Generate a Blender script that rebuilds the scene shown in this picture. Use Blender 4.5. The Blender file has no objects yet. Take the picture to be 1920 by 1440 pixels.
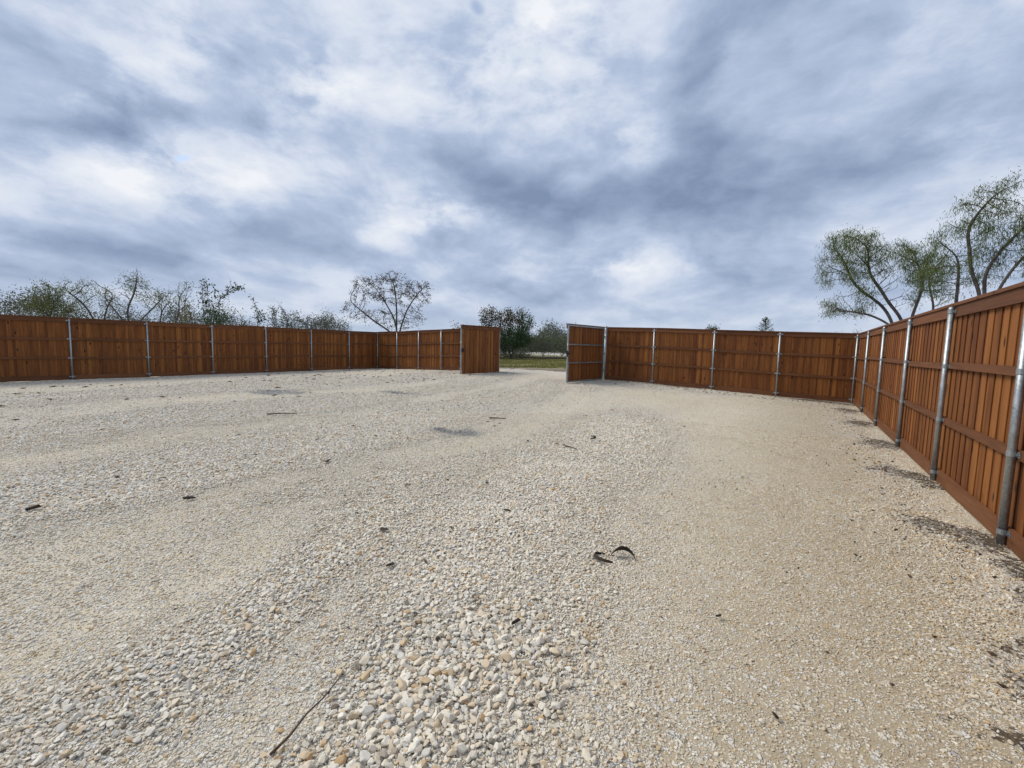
import bpy, bmesh, math, random
import numpy as np
from mathutils import Matrix, Vector

random.seed(7)
rng = np.random.default_rng(11)
scene = bpy.context.scene
col = scene.collection
R = math.radians

# ------------------------------------------------------------------ camera
cam_d = bpy.data.cameras.new('camera')
cam_d.sensor_width = 36.0
cam_d.lens = 811.0 / 1920.0 * 36.0
cam_d.clip_start = 0.05
cam_d.clip_end = 6000
cam = bpy.data.objects.new('camera', cam_d)
col.objects.link(cam)
cam.matrix_world = Matrix(((0.83271597, -0.06793114, 0.54951749, 0.0),
                           (0.55321307, 0.06044365, -0.83084407, 0.0),
                           (0.02322534, 0.99585738, 0.08791279, 1.74),
                           (0, 0, 0, 1)))
scene.camera = cam
scene.view_settings.view_transform = 'Standard'
scene.view_settings.look = 'None'
scene.view_settings.gamma = 1.0
scene.view_settings.exposure = 0.0
scene.view_settings.use_curve_mapping = False
scene.cycles.max_bounces = 6
scene.cycles.diffuse_bounces = 2
scene.cycles.use_adaptive_sampling = True
scene.cycles.adaptive_threshold = 0.02
scene.cycles.use_denoising = True

# ------------------------------------------------------------------ sun
SUN_DIR = Vector((-0.66, -0.16, 0.74)).normalized()      # towards the sun
SUN_STRENGTH = 2.7
sd = bpy.data.lights.new('sun', 'SUN')
sd.energy = SUN_STRENGTH
sd.angle = R(28)
sd.color = (1.0, 0.95, 0.86)
sun = bpy.data.objects.new('sun', sd)
col.objects.link(sun)
sun.rotation_euler = SUN_DIR.to_track_quat('Z', 'Y').to_euler()
sun.location = (0, 0, 40)

# ------------------------------------------------------------------ world: broken overcast over a blue sky
world = bpy.data.worlds.new('World')
scene.world = world
world.use_nodes = True


class NT:
    """small helper for writing node trees"""
    def __init__(self, tree):
        self.t = tree
        tree.nodes.clear()

    def n(self, kind, **kw):
        nd = self.t.nodes.new(kind)
        for k, v in kw.items():
            setattr(nd, k, v)
        return nd

    def put(self, sock, v):
        if hasattr(v, 'links'):
            self.t.links.new(v, sock)
        elif v is not None:
            sock.default_value = v

    def math(self, op, a, b=None, c=None, clamp=False):
        nd = self.n('ShaderNodeMath', operation=op, use_clamp=clamp)
        self.put(nd.inputs[0], a)
        if b is not None: self.put(nd.inputs[1], b)
        if c is not None: self.put(nd.inputs[2], c)
        return nd.outputs[0]

    def vmath(self, op, a, b=None):
        nd = self.n('ShaderNodeVectorMath', operation=op)
        self.put(nd.inputs[0], a)
        if b is not None:
            if op == 'SCALE':
                self.put(nd.inputs['Scale'], b)
            else:
                self.put(nd.inputs[1], b)
        return nd.outputs[0]

    def noise(self, vec, scale, detail=4, rough=0.5, dist=0.0, dim='3D', lac=2.0):
        nd = self.n('ShaderNodeTexNoise', noise_dimensions=dim)
        self.put(nd.inputs['Vector'], vec)
        nd.inputs['Scale'].default_value = scale
        nd.inputs['Detail'].default_value = detail
        nd.inputs['Roughness'].default_value = rough
        nd.inputs['Distortion'].default_value = dist
        nd.inputs['Lacunarity'].default_value = lac
        return nd

    def voro(self, vec, scale, feature='F1', rand=1.0):
        nd = self.n('ShaderNodeTexVoronoi', feature=feature)
        self.put(nd.inputs['Vector'], vec)
        nd.inputs['Scale'].default_value = scale
        nd.inputs['Randomness'].default_value = rand
        return nd

    def ramp(self, fac, stops, interp='LINEAR'):
        nd = self.n('ShaderNodeValToRGB')
        cr = nd.color_ramp
        cr.interpolation = interp
        while len(cr.elements) < len(stops):
            cr.elements.new(0.5)
        for e, (p, c) in zip(cr.elements, stops):
            e.position = p
            e.color = (*c, 1) if len(c) == 3 else c
        self.put(nd.inputs[0], fac)
        return nd.outputs[0]

    def mix(self, fac, a, b, blend='MIX'):
        nd = self.n('ShaderNodeMix', data_type='RGBA', blend_type=blend)
        self.put(nd.inputs[0], fac)
        for s, v in ((nd.inputs[6], a), (nd.inputs[7], b)):
            if isinstance(v, tuple): v = (*v, 1) if len(v) == 3 else v
            self.put(s, v)
        return nd.outputs[2]

    def smooth(self, x, lo, hi, a=0.0, b=1.0):
        nd = self.n('ShaderNodeMapRange', interpolation_type='SMOOTHSTEP')
        self.put(nd.inputs[0], x)
        for i, v in enumerate((lo, hi, a, b)):
            self.put(nd.inputs[i + 1], v)
        return nd.outputs[0]


w = NT(world.node_tree)
tc = w.n('ShaderNodeTexCoord')
sky = w.n('ShaderNodeTexSky', sky_type='NISHITA')
sky.sun_disc = False
sky.sun_elevation = math.asin(SUN_DIR.z)
sky.sun_rotation = math.atan2(SUN_DIR.x, SUN_DIR.y)
sep = w.n('ShaderNodeSeparateXYZ')
w.put(sep.inputs[0], tc.outputs['Generated'])
dz = w.math('MAXIMUM', sep.outputs[2], 0.0)
den = w.math('ADD', dz, 0.14)
cx_ = w.math('DIVIDE', sep.outputs[0], den)
cy_ = w.math('DIVIDE', sep.outputs[1], den)
# rotate so that v runs along the wind streaks
SA = R(14)                                 # streak azimuth: left of +Y
u_ = w.math('ADD', w.math('MULTIPLY', cx_, math.cos(SA)), w.math('MULTIPLY', cy_, math.sin(SA)))
v_ = w.math('ADD', w.math('MULTIPLY', cx_, -math.sin(SA)), w.math('MULTIPLY', cy_, math.cos(SA)))
def plane(k):
    comb = w.n('ShaderNodeCombineXYZ')
    w.put(comb.inputs[0], u_)
    w.put(comb.inputs[1], w.math('MULTIPLY', v_, k))
    return comb.outputs[0]


P = plane(0.55)          # drawn out along the wind
PM = plane(0.8)
# billows: even on the dome, a little flattened
mpb = w.n('ShaderNodeMapping')
mpb.inputs['Scale'].default_value = (1.0, 1.0, 1.9)
w.put(mpb.inputs['Vector'], tc.outputs['Generated'])
bn = w.noise(mpb.outputs[0], 3.2, 3, 0.55)
bw = w.vmath('SUBTRACT', bn.outputs['Color'], (0.5, 0.5, 0.5))
Pw = w.vmath('ADD', P, w.vmath('SCALE', bw, 0.55))
mid = w.noise(Pw, 1.35, 3, 0.48, dim='2D').outputs['Fac']
fine = w.noise(w.vmath('ADD', mpb.outputs[0], w.vmath('SCALE', bw, 0.12)), 6.5, 7, 0.62).outputs['Fac']
# named cloud masses (u, v*0.42 on the cloud layer): + bright, - dark
field = w.math('ADD', w.math('MULTIPLY', w.math('SUBTRACT', mid, 0.5), 0.85), w.math('MULTIPLY', w.math('SUBTRACT', fine, 0.5), 0.92))
MASSES = [  # u, v, radius_u, radius_v, weight
    (-0.27, 1.73, 0.61, 0.23, -0.42),
    (-0.82, 1.46, 0.39, 0.18, -0.30),
    (-1.17, 0.93, 0.3, 0.12, -0.28),
    (-1.25, 0.72, 0.18, 0.07, -0.20),
    (0.63, 1.65, 0.18, 0.35, -0.25),
    (0.13, 1.35, 0.09, 0.25, -0.22),
    (0.06, 1.0, 0.1, 0.09, -0.25),
    (-1.91, 0.74, 0.3, 0.11, -0.25),
    (-3.01, 1.37, 0.55, 0.25, -0.20),
    (0.13, 2.36, 0.09, 0.15, -0.20),
    (-0.49, 0.94, 0.17, 0.14, 0.40),
    (-0.95, 0.98, 0.2, 0.11, 0.38),
    (-1.42, 0.62, 0.26, 0.1, 0.25),
    (-1.95, 0.97, 0.4, 0.16, 0.35),
    (-1.73, 1.18, 0.28, 0.12, 0.25),
    (-1.19, 1.64, 0.35, 0.13, 0.4),
    (-0.27, 2.48, 0.37, 0.19, 0.35),
    (-0.13, 1.31, 0.11, 0.13, 0.14),
    (0.78, 1.41, 0.16, 0.16, 0.2),
    (-1.78, 0.62, 0.19, 0.06, 0.15),
    (-0.99, 0.88, 0.12, 0.07, 0.2),
]
sepw = w.n('ShaderNodeSeparateXYZ')
w.put(sepw.inputs[0], w.vmath('ADD', PM, w.vmath('SCALE', bw, 0.75)))
dark_m = bright_m = 0.0
for (mu, mv, ru, rv, wt) in MASSES:
    a = w.math('MULTIPLY', w.math('SUBTRACT', sepw.outputs[0], mu), 1 / (ru * 1.15))
    b = w.math('MULTIPLY', w.math('SUBTRACT', sepw.outputs[1], mv), 1 / (rv * 1.15))
    d2 = w.math('MULTIPLY_ADD', a, a, w.math('MULTIPLY', b, b))
    g = w.math('POWER', 0.3679, d2)
    if wt > 0:
        bright_m = w.math('MULTIPLY_ADD', g, wt, bright_m)
    else:
        dark_m = w.math('MULTIPLY_ADD', g, wt, dark_m)
# bright masses break up into billows
bright_m = w.math('MULTIPLY', bright_m, w.smooth(fine, 0.30, 0.66, 0.25, 1.15))
field = w.math('ADD', field, w.math('ADD', dark_m, bright_m))
f01 = w.math('ADD', field, 0.53, clamp=True)
cloud = w.ramp(f01, [(0.00, (0.215, 0.288, 0.430)), (0.25, (0.320, 0.405, 0.572)), (0.50, (0.465, 0.555, 0.728)),
                     (0.70, (0.655, 0.722, 0.848)), (0.92, (0.80, 0.84, 0.91)), (1.0, (0.88, 0.90, 0.95))])
# far clouds sink into pale air near the horizon
hz = w.smooth(dz, 0.0, 0.15, 0.50, 0.0)
cloud = w.mix(hz, cloud, (0.56, 0.64, 0.76))
cloud10 = w.vmath('SCALE', cloud, 10.0)
gapn = w.math('MULTIPLY', w.math('SUBTRACT', fine, 0.5), 2.2)
gap = 0.0
for mu, mv, ru, rv in ((-1.79, 0.955, 0.06, 0.022), (-0.47, 0.812, 0.028, 0.035)):
    a = w.math('MULTIPLY', w.math('SUBTRACT', u_, mu), 1 / ru)
    b = w.math('MULTIPLY', w.math('SUBTRACT', w.math('MULTIPLY', v_, 0.8), mv), 1 / rv)
    gap = w.math('ADD', gap, w.math('POWER', 0.3679, w.math('MULTIPLY_ADD', a, a, w.math('MULTIPLY', b, b))))
gap = w.smooth(w.math('ADD', gap, gapn), 0.45, 1.15, 0.0, 0.75)
final = w.mix(gap, cloud10, w.vmath('SCALE', sky.outputs[0], 1.5))
bg = w.n('ShaderNodeBackground')
bg.inputs['Strength'].default_value = 0.1
w.put(bg.inputs['Color'], final)
world.cycles.sampling_method = 'MANUAL'
world.cycles.sample_map_resolution = 512
wo = w.n('ShaderNodeOutputWorld')
w.put(wo.inputs['Surface'], bg.outputs[0])


# ================================================================== helpers
def hash01(ix, iy, seed):
    h = (ix.astype(np.int64) * 374761393 + iy.astype(np.int64) * 668265263 + seed * 1442695041) & 0x7FFFFFFF
    h = ((h ^ (h >> 13)) * 1274126177) & 0x7FFFFFFF
    return ((h ^ (h >> 16)) & 0xFFFF) / 65535.0


def vnoise(x, y, seed=0):
    x = np.asarray(x, float); y = np.asarray(y, float)
    ix = np.floor(x); iy = np.floor(y)
    fx = x - ix; fy = y - iy
    fx = fx * fx * (3 - 2 * fx); fy = fy * fy * (3 - 2 * fy)
    a = hash01(ix, iy, seed); b = hash01(ix + 1, iy, seed)
    c = hash01(ix, iy + 1, seed); d = hash01(ix + 1, iy + 1, seed)
    return (a * (1 - fx) + b * fx) * (1 - fy) + (c * (1 - fx) + d * fx) * fy


def fbm(x, y, seed=0, octaves=3):
    s = 0; amp = 0.5; tot = 0
    for k in range(octaves):
        s = s + amp * vnoise(x * 2 ** k + 17.3 * k, y * 2 ** k - 9.1 * k, seed + k)
        tot += amp; amp *= 0.5
    return s / tot


def sstep(x, lo, hi):
    t = np.clip((np.asarray(x, float) - lo) / (hi - lo), 0, 1)
    return t * t * (3 - 2 * t)


def zg(x, y):
    """ground height: flat yard, rising gently to the gateway and on beyond it"""
    x = np.asarray(x, float); y = np.asarray(y, float)
    arch = np.cos(np.clip((x + 10.9) / 12.9, -1, 1) * math.pi / 2) ** 1.3
    z = 0.30 * arch * sstep(y, 8.0, 19.0)
    z = z + 0.45 * sstep(y, 20, 55) * sstep(-x, -30, 5)
    return z


def obj(name, mesh, parent=None, mat=None):
    o = bpy.data.objects.new(name, mesh)
    col.objects.link(o)
    if mat is not None and mesh is not None and not mesh.materials:
        mesh.materials.append(mat)
    if parent is not None:
        o.parent = parent
    return o


def tag(o, label=None, cat=None, group=None, kind=None):
    if label: o['label'] = label
    if cat: o['category'] = cat
    if group: o['group'] = group
    if kind: o['kind'] = kind
    return o


def mesh_from(name, verts, faces, smooth=False):
    me = bpy.data.meshes.new(name)
    me.from_pydata([tuple(v) for v in verts], [], faces)
    if smooth:
        me.polygons.foreach_set('use_smooth', [True] * len(me.polygons))
    me.update()
    return me


BOXF = [(0, 3, 2, 1), (4, 5, 6, 7), (0, 1, 5, 4), (1, 2, 6, 5), (2, 3, 7, 6), (3, 0, 4, 7)]


def box_vf(x0, x1, y0, y1, z0, z1):
    return [(x0, y0, z0), (x1, y0, z0), (x1, y1, z0), (x0, y1, z0),
            (x0, y0, z1), (x1, y0, z1), (x1, y1, z1), (x0, y1, z1)], BOXF


class MB:
    def __init__(self):
        self.v = []; self.f = []

    def add(self, v, f):
        k = len(self.v)
        self.v += [tuple(p) for p in v]
        self.f += [tuple(i + k for i in q) for q in f]

    def box(self, *a):
        self.add(*box_vf(*a))

    def tube(self, pts, rad, seg=6, caps=True):
        pts = [Vector(p) for p in pts]
        n = len(pts)
        rings = []
        for i, p in enumerate(pts):
            d = (pts[min(i + 1, n - 1)] - pts[max(i - 1, 0)]).normalized()
            a = d.orthogonal().normalized() if i == 0 else (a - d * a.dot(d)).normalized()
            b = d.cross(a)
            r = rad[i] if hasattr(rad, '__len__') else rad
            rings.append([p + a * (r * math.cos(2 * math.pi * k / seg)) + b * (r * math.sin(2 * math.pi * k / seg)) for k in range(seg)])
        vs = [q for rg in rings for q in rg]
        fs = []
        for i in range(n - 1):
            for k in range(seg):
                k2 = (k + 1) % seg
                fs.append((i * seg + k, i * seg + k2, (i + 1) * seg + k2, (i + 1) * seg + k))
        if caps:
            fs.append(tuple(range(seg - 1, -1, -1)))
            fs.append(tuple((n - 1) * seg + k for k in range(seg)))
        self.add(vs, fs)

    def mesh(self, name, smooth=False):
        return mesh_from(name, self.v, self.f, smooth)


def material(name):
    m = bpy.data.materials.new(name)
    m.use_nodes = True
    t = NT(m.node_tree)
    out = t.n('ShaderNodeOutputMaterial')
    b = t.n('ShaderNodeBsdfPrincipled')
    t.put(out.inputs['Surface'], b.outputs[0])
    return m, t, b


def bump(t, b, height, strength, dist):
    bp = t.n('ShaderNodeBump')
    bp.inputs['Strength'].default_value = strength
    bp.inputs['Distance'].default_value = dist
    t.put(bp.inputs['Height'], height)
    t.put(b.inputs['Normal'], bp.outputs[0])


# ================================================================== materials
def wood_material(name, dark, light, warm, knots=1.0):
    m, t, b = material(name)
    tco = t.n('ShaderNodeTexCoord')
    oi = t.n('ShaderNodeObjectInfo')
    off = t.n('ShaderNodeCombineXYZ')
    t.put(off.inputs[0], t.math('MULTIPLY', oi.outputs['Random'], 37.0))
    t.put(off.inputs[1], t.math('MULTIPLY', oi.outputs['Random'], 91.0))
    t.put(off.inputs[2], t.math('MULTIPLY', oi.outputs['Random'], 53.0))
    P0 = t.vmath('ADD', tco.outputs['Object'], off.outputs[0])
    mp = t.n('ShaderNodeMapping')
    mp.inputs['Scale'].default_value = (34, 34, 1.3)
    t.put(mp.inputs['Vector'], P0)
    grain = t.noise(mp.outputs[0], 1.0, 5, 0.6, 0.6).outputs['Fac']
    mp2 = t.n('ShaderNodeMapping')
    mp2.inputs['Scale'].default_value = (7, 7, 0.9)
    t.put(mp2.inputs['Vector'], P0)
    blotch = t.noise(mp2.outputs[0], 1.0, 3, 0.55, 0.3).outputs['Fac']
    rnd = t.math('FRACT', t.math('MULTIPLY', oi.outputs['Random'], 7.31))
    rnd2 = t.math('FRACT', t.math('MULTIPLY', oi.outputs['Random'], 23.77))
    base = t.mix(rnd, dark, light)
    base = t.mix(t.smooth(rnd2, 0.62, 1.0, 0.0, 0.75), base, warm)
    base = t.mix(t.smooth(grain, 0.30, 0.72, 0.50, 0.0), base, (dark[0] * 0.45, dark[1] * 0.42, dark[2] * 0.45))
    base = t.mix(t.smooth(blotch, 0.35, 0.75, 0.0, 0.35), base, warm)
    # knots: sparse dark ovals
    mp3 = t.n('ShaderNodeMapping')
    mp3.inputs['Scale'].default_value = (6.5, 6.5, 2.6)
    t.put(mp3.inputs['Vector'], P0)
    vo = t.voro(mp3.outputs[0], 1.0)
    kn = t.math('MULTIPLY', t.smooth(vo.outputs['Distance'], 0.08, 0.21, 1.0, 0.0), knots)
    csep = t.n('ShaderNodeSeparateColor')
    t.put(csep.inputs[0], vo.outputs['Color'])
    kn = t.math('MULTIPLY', kn, t.smooth(csep.outputs[0], 0.35, 0.5))
    base = t.mix(kn, base, (0.028, 0.012, 0.006))
    t.put(b.inputs['Base Color'], base)
    b.inputs['Roughness'].default_value = 0.72
    b.inputs['Specular IOR Level'].default_value = 0.25
    bump(t, b, t.math('ADD', grain, t.math('MULTIPLY', kn, -0.6)), 0.5, 0.004)
    return m


M_BOARD = wood_material('cedar_board', (0.130, 0.042, 0.0118), (0.232, 0.079, 0.0190), (0.375, 0.148, 0.036))
M_RAIL = wood_material('stained_rail', (0.125, 0.049, 0.0195), (0.185, 0.074, 0.029), (0.225, 0.092, 0.036), 0.5)


def metal_material(name, c0, c1, metallic=0.55, rough=0.42):
    m, t, b = material(name)
    tco = t.n('ShaderNodeTexCoord')
    n1 = t.noise(tco.outputs['Object'], 9.0, 4, 0.6).outputs['Fac']
    v = t.voro(tco.outputs['Object'], 55)
    sp = t.n('ShaderNodeSeparateColor')
    t.put(sp.inputs[0], v.outputs['Color'])
    f = t.math('ADD', t.math('MULTIPLY', n1, 0.7), t.math('MULTIPLY', sp.outputs[0], 0.3))
    t.put(b.inputs['Base Color'], t.mix(t.smooth(f, 0.3, 0.7), c0, c1))
    b.inputs['Metallic'].default_value = metallic
    t.put(b.inputs['Roughness'], t.smooth(f, 0.2, 0.8, rough - 0.06, rough + 0.14))
    return m


M_GALV = metal_material('galvanized_steel', (0.30, 0.325, 0.335), (0.43, 0.455, 0.465), 0.80, 0.40)
M_BLACK = metal_material('black_hardware', (0.012, 0.012, 0.013), (0.03, 0.03, 0.032), 0.3, 0.5)


def plain_material(name, c0, c1, scale=12.0, rough=0.85):
    m, t, b = material(name)
    tco = t.n('ShaderNodeTexCoord')
    n1 = t.noise(tco.outputs['Object'], scale, 5, 0.6).outputs['Fac']
    t.put(b.inputs['Base Color'], t.mix(t.smooth(n1, 0.3, 0.7), c0, c1))
    b.inputs['Roughness'].default_value = rough
    bump(t, b, n1, 0.6, 0.01)
    return m


M_BARK = plain_material('tree_bark', (0.055, 0.045, 0.038), (0.125, 0.106, 0.090), 9.0)
M_LITTER = plain_material('dry_bark', (0.012, 0.008, 0.006), (0.055, 0.035, 0.022), 40.0)
M_STICK = plain_material('dry_stick', (0.045, 0.027, 0.018), (0.12, 0.075, 0.048), 30.0)
M_YELLOW = plain_material('pale_tag', (0.62, 0.55, 0.25), (0.70, 0.64, 0.35), 8.0, 0.5)


def leaf_material(name, c0, c1, c2):
    m, t, b = material(name)
    at = t.n('ShaderNodeAttribute', attribute_name='leaf_tint')
    c = t.ramp(at.outputs['Fac'], [(0.0, c0), (0.5, c1), (1.0, c2)])
    t.put(b.inputs['Base Color'], c)
    b.inputs['Roughness'].default_value = 0.65
    b.inputs['Specular IOR Level'].default_value = 0.25
    tr = t.n('ShaderNodeBsdfTranslucent')
    t.put(tr.inputs['Color'], c)
    mx = t.n('ShaderNodeMixShader')
    mx.inputs[0].default_value = 0.3
    t.put(mx.inputs[1], b.outputs[0]); t.put(mx.inputs[2], tr.outputs[0])
    out = [n for n in t.t.nodes if n.type == 'OUTPUT_MATERIAL'][0]
    t.put(out.inputs['Surface'], mx.outputs[0])
    return m


L_MESQ = leaf_material('mesquite_leaf', (0.070, 0.100, 0.030), (0.130, 0.170, 0.050), (0.195, 0.225, 0.075))
L_DARK = leaf_material('dark_leaf', (0.024, 0.038, 0.018), (0.048, 0.07, 0.029), (0.085, 0.11, 0.044))
L_GREEN = leaf_material('green_leaf', (0.022, 0.046, 0.016), (0.046, 0.088, 0.028), (0.095, 0.140, 0.046))
L_BROWN = leaf_material('autumn_leaf', (0.04, 0.03, 0.014), (0.08, 0.062, 0.024), (0.13, 0.11, 0.04))
L_GREY = leaf_material('grey_scrub_leaf', (0.06, 0.066, 0.05), (0.095, 0.104, 0.072), (0.145, 0.155, 0.1))
L_GOLD = leaf_material('golden_leaf', (0.11, 0.105, 0.032), (0.17, 0.16, 0.044), (0.27, 0.2, 0.055))
L_OLIVE = leaf_material('olive_leaf', (0.065, 0.08, 0.026), (0.115, 0.135, 0.04), (0.17, 0.18, 0.054))
L_GRASS = leaf_material('grass_blade', (0.11, 0.115, 0.032), (0.19, 0.19, 0.052), (0.30, 0.25, 0.10))

# ================================================================== gravel fields (shared by sheet and stones)
BANDS = [  # polyline, half width near, half width far, weight, size
    ([(-1.3, 0.2), (-1.3, 1.1), (-1.35, 1.53), (-1.5, 2.02), (-1.95, 2.8), (-2.2, 3.75), (-2.35, 4.99), (-2.6, 6.5), (-3.2, 9.0)], 0.52, 1.25, 1.0),
    ([(-6.4, -1.0), (-6.43, 0.67), (-6.69, 2.03), (-6.9, 4.3), (-7.6, 6.84), (-8.1, 10.0), (-8.0, 13.7), (-7.2, 17.3)], 1.0, 1.25, 0.9),
    ([(-2.7, -0.8), (-2.46, 0.28), (-2.49, 0.61), (-2.6, 1.1), (-2.95, 1.67), (-3.35, 2.36), (-4.0, 3.6)], 0.45, 0.5, 0.40),
    ([(-10.6, -1.0), (-10.6, 1.2), (-11.0, 3.4), (-10.4, 7.3), (-11.2, 11.3), (-11.5, 16.0)], 0.9, 1.1, 0.75),
    ([(-16.6, -1.0), (-16.8, 4.0), (-16.0, 9.0), (-14.0, 14.0)], 1.2, 1.2, 0.6),
    ([(-1.9, 6.1), (-0.5, 6.6), (0.7, 6.0), (1.3, 4.4)], 0.5, 0.5, 0.45),
    ([(1.15, 3.0), (1.15, 9.0), (1.1, 18.0)], 0.35, 0.4, 0.5),
    ([(-7.6, 16.6), (-4.0, 17.6), (0.5, 17.5)], 0.55, 0.55, 0.45),
]
TRACKS = [  # compacted wheel tracks sweeping to the gateway
    ([(-5.0, -1.0), (-5.1, 1.5), (-5.25, 3.3), (-4.7, 5.2), (-4.7, 9.0), (-6.0, 13.0), (-9.0, 18.5)], 0.55),
    ([(-9.0, -1.0), (-8.95, 4.0), (-9.3, 9.0), (-9.9, 14.0), (-11.0, 19.0)], 0.45),
    ([(-14.6, 0.0), (-14.4, 4.4), (-13.3, 8.7), (-12.2, 14.0), (-11.6, 19.0)], 0.8),
    ([(-3.3, -0.5), (-3.3, 0.8), (-3.9, 1.7), (-4.3, 2.6)], 0.28),
    ([(-0.2, 6.5), (-2.2, 12.0), (-3.4, 15.0), (-7.5, 17.5), (-9.5, 19.5)], 0.8),
]
SOIL = [(1.50, 5.62, 0.36, 0.42), (1.18, 5.85, 0.26, 0.34), (1.50, 8.0, 0.36, 0.45), (1.18, 8.3, 0.28, 0.38), (1.42, 10.7, 0.42, 0.55),
        (1.36, 13.45, 0.42, 0.65), (1.32, 16.25, 0.42, 0.75), (1.3, 18.2, 0.6, 0.4),
        (1.42, 3.5, 0.38, 0.30), (1.52, 4.9, 0.18, 0.5), (1.48, 4.25, 0.22, 0.35), (1.2, 3.25, 0.30, 0.18), (0.95, 2.75, 0.2, 0.12), (-13.5, 18.3, 0.7, 0.3), (-12.9, 18.5, 1.0, 0.35), (-4.5, 18.55, 2.6, 0.16), (0.4, 18.5, 1.5, 0.22)]
GREYP = [(-5.35, 6.45, 0.34, 0.36), (-5.75, 6.3, 0.38, 0.22), (-14.5, 7.45, 1.0, 0.5), (-14.0, 7.9, 0.7, 0.35), (-11.27, 10.0, 0.8, 0.25)]


def poly_dist(x, y, pts):
    best = np.full(x.shape, 1e9); tt = np.zeros(x.shape)
    n = len(pts) - 1
    for i in range(n):
        ax, ay = pts[i]; bx, by = pts[i + 1]
        dx, dy = bx - ax, by - ay
        t = np.clip(((x - ax) * dx + (y - ay) * dy) / (dx * dx + dy * dy), 0, 1)
        d = np.hypot(x - ax - t * dx, y - ay - t * dy)
        s = d < best
        best = np.where(s, d, best); tt = np.where(s, (i + t) / n, tt)
    return best, tt


def coarse_field(x, y):
    """0 = fine crushed limestone, 1 = loose coarse stones"""
    wx = x + 0.5 * (fbm(x * 0.9, y * 0.6, 5) - 0.5) * 1.4
    wy = y
    c = np.zeros(np.shape(x))
    for pts, w0, w1, wt in BANDS:
        d, t = poly_dist(wx, wy, pts)
        ww = w0 + (w1 - w0) * t
        c = np.maximum(c, wt * np.exp(-(d / (ww * 1.05)) ** 2.0 * 0.9))
    streak = fbm(x * 1.1 + 0.25 * y, y * 0.28, 21, 4)
    patch = fbm(x * 0.55, y * 0.4, 33, 3)
    left = sstep(-x, 1.2, 3.4)
    c = c * (0.62 + 0.75 * (streak - 0.15)) + left * 0.45 * sstep(streak * 0.6 + patch * 0.4, 0.34, 0.72) + 0.30 * left
    for pts, tw in TRACKS:
        d, _ = poly_dist(wx, wy, pts)
        c = c * (1 - 0.52 * np.exp(-(d / tw) ** 2) * (0.5 + fbm(x * 1.7, y * 0.8, 160, 2)))
    c = c + 0.22 * (fbm(x * 3.1, y * 3.1, 44, 2) - 0.5)
    c = c * (1 - 0.85 * np.exp(-((x + 3.2) / 2.2) ** 2 - ((y - 14.6) / 2.2) ** 2))      # bare patch by the right gate
    return np.clip(c, 0, 1)


def blob_field(x, y, blobs, seed):
    wx = x + 0.45 * (fbm(x * 2.2, y * 2.2, seed) - 0.5)
    wy = y + 0.45 * (fbm(x * 2.2 + 9, y * 2.2 + 4, seed + 3) - 0.5)
    s = np.zeros(np.shape(x))
    for bx, by, rx, ry in blobs:
        s = np.maximum(s, np.exp(-((wx - bx) / rx) ** 2 - ((wy - by) / ry) ** 2))
    return s


# ================================================================== ground and yard
def axis(parts):
    a = []
    for lo, hi, st in parts:
        a += list(np.arange(lo, hi, st))
    a.append(parts[-1][1])
    return np.array(a)


def grid_mesh(name, xs, ys, zfun):
    X, Y = np.meshgrid(xs, ys)
    Z = zfun(X, Y)
    nx, ny = len(xs), len(ys)
    verts = np.stack([X.ravel(), Y.ravel(), Z.ravel()], 1)
    i = np.arange(nx * ny).reshape(ny, nx)
    f = np.stack([i[:-1, :-1], i[:-1, 1:], i[1:, 1:], i[1:, :-1]], -1).reshape(-1, 4)
    me = bpy.data.meshes.new(name)
    me.vertices.add(len(verts)); me.vertices.foreach_set('co', verts.ravel())
    me.loops.add(f.size); me.loops.foreach_set('vertex_index', f.ravel())
    me.polygons.add(len(f))
    me.polygons.foreach_set('loop_start', np.arange(0, f.size, 4))
    me.polygons.foreach_set('use_smooth', np.ones(len(f), bool))
    me.update(calc_edges=True)
    return me, X.ravel(), Y.ravel()


def set_attr(me, name, vals, kind='FLOAT', domain='POINT'):
    a = me.attributes.new(name, kind, domain)
    a.data.foreach_set('vector' if kind == 'FLOAT_VECTOR' else 'value', np.ascontiguousarray(vals, dtype=np.int32 if kind == 'INT' else np.float32).ravel())


# --- wide terrain
gx = axis([(-2500, -300, 200), (-300, -80, 10), (-80, 40, 1.5), (40, 100, 6), (100, 2500, 200)])
gy = axis([(-1000, -60, 94), (-60, -12, 8), (-12, 90, 1.5), (90, 300, 10), (300, 3000, 225)])


def terrain_z(x, y):
    inside = sstep(x, -25.2, -23.9) * (1 - sstep(x, 1.8, 3.2)) * sstep(y, -26, -24) * (1 - sstep(y, 19.2, 20.6))
    apron = sstep(x, -22, -19) * (1 - sstep(x, -5, -2)) * sstep(y, 17, 18) * (1 - sstep(y, 21.6, 22.6))
    rough = 0.10 * (fbm(x * 0.35, y * 0.35, 61) - 0.5) + 0.05 * (fbm(x * 1.1, y * 1.1, 66) - 0.5)
    berm = 0.10 * np.exp(-((y - 23.3 + 0.4 * (fbm(x * 0.3, y * 0, 71) - 0.5)) / 0.6) ** 2)
    k = np.clip(inside + apron, 0, 1)
    return zg(x, y) - 0.02 + (rough + berm) * (1 - k) - 0.22 * k


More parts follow.
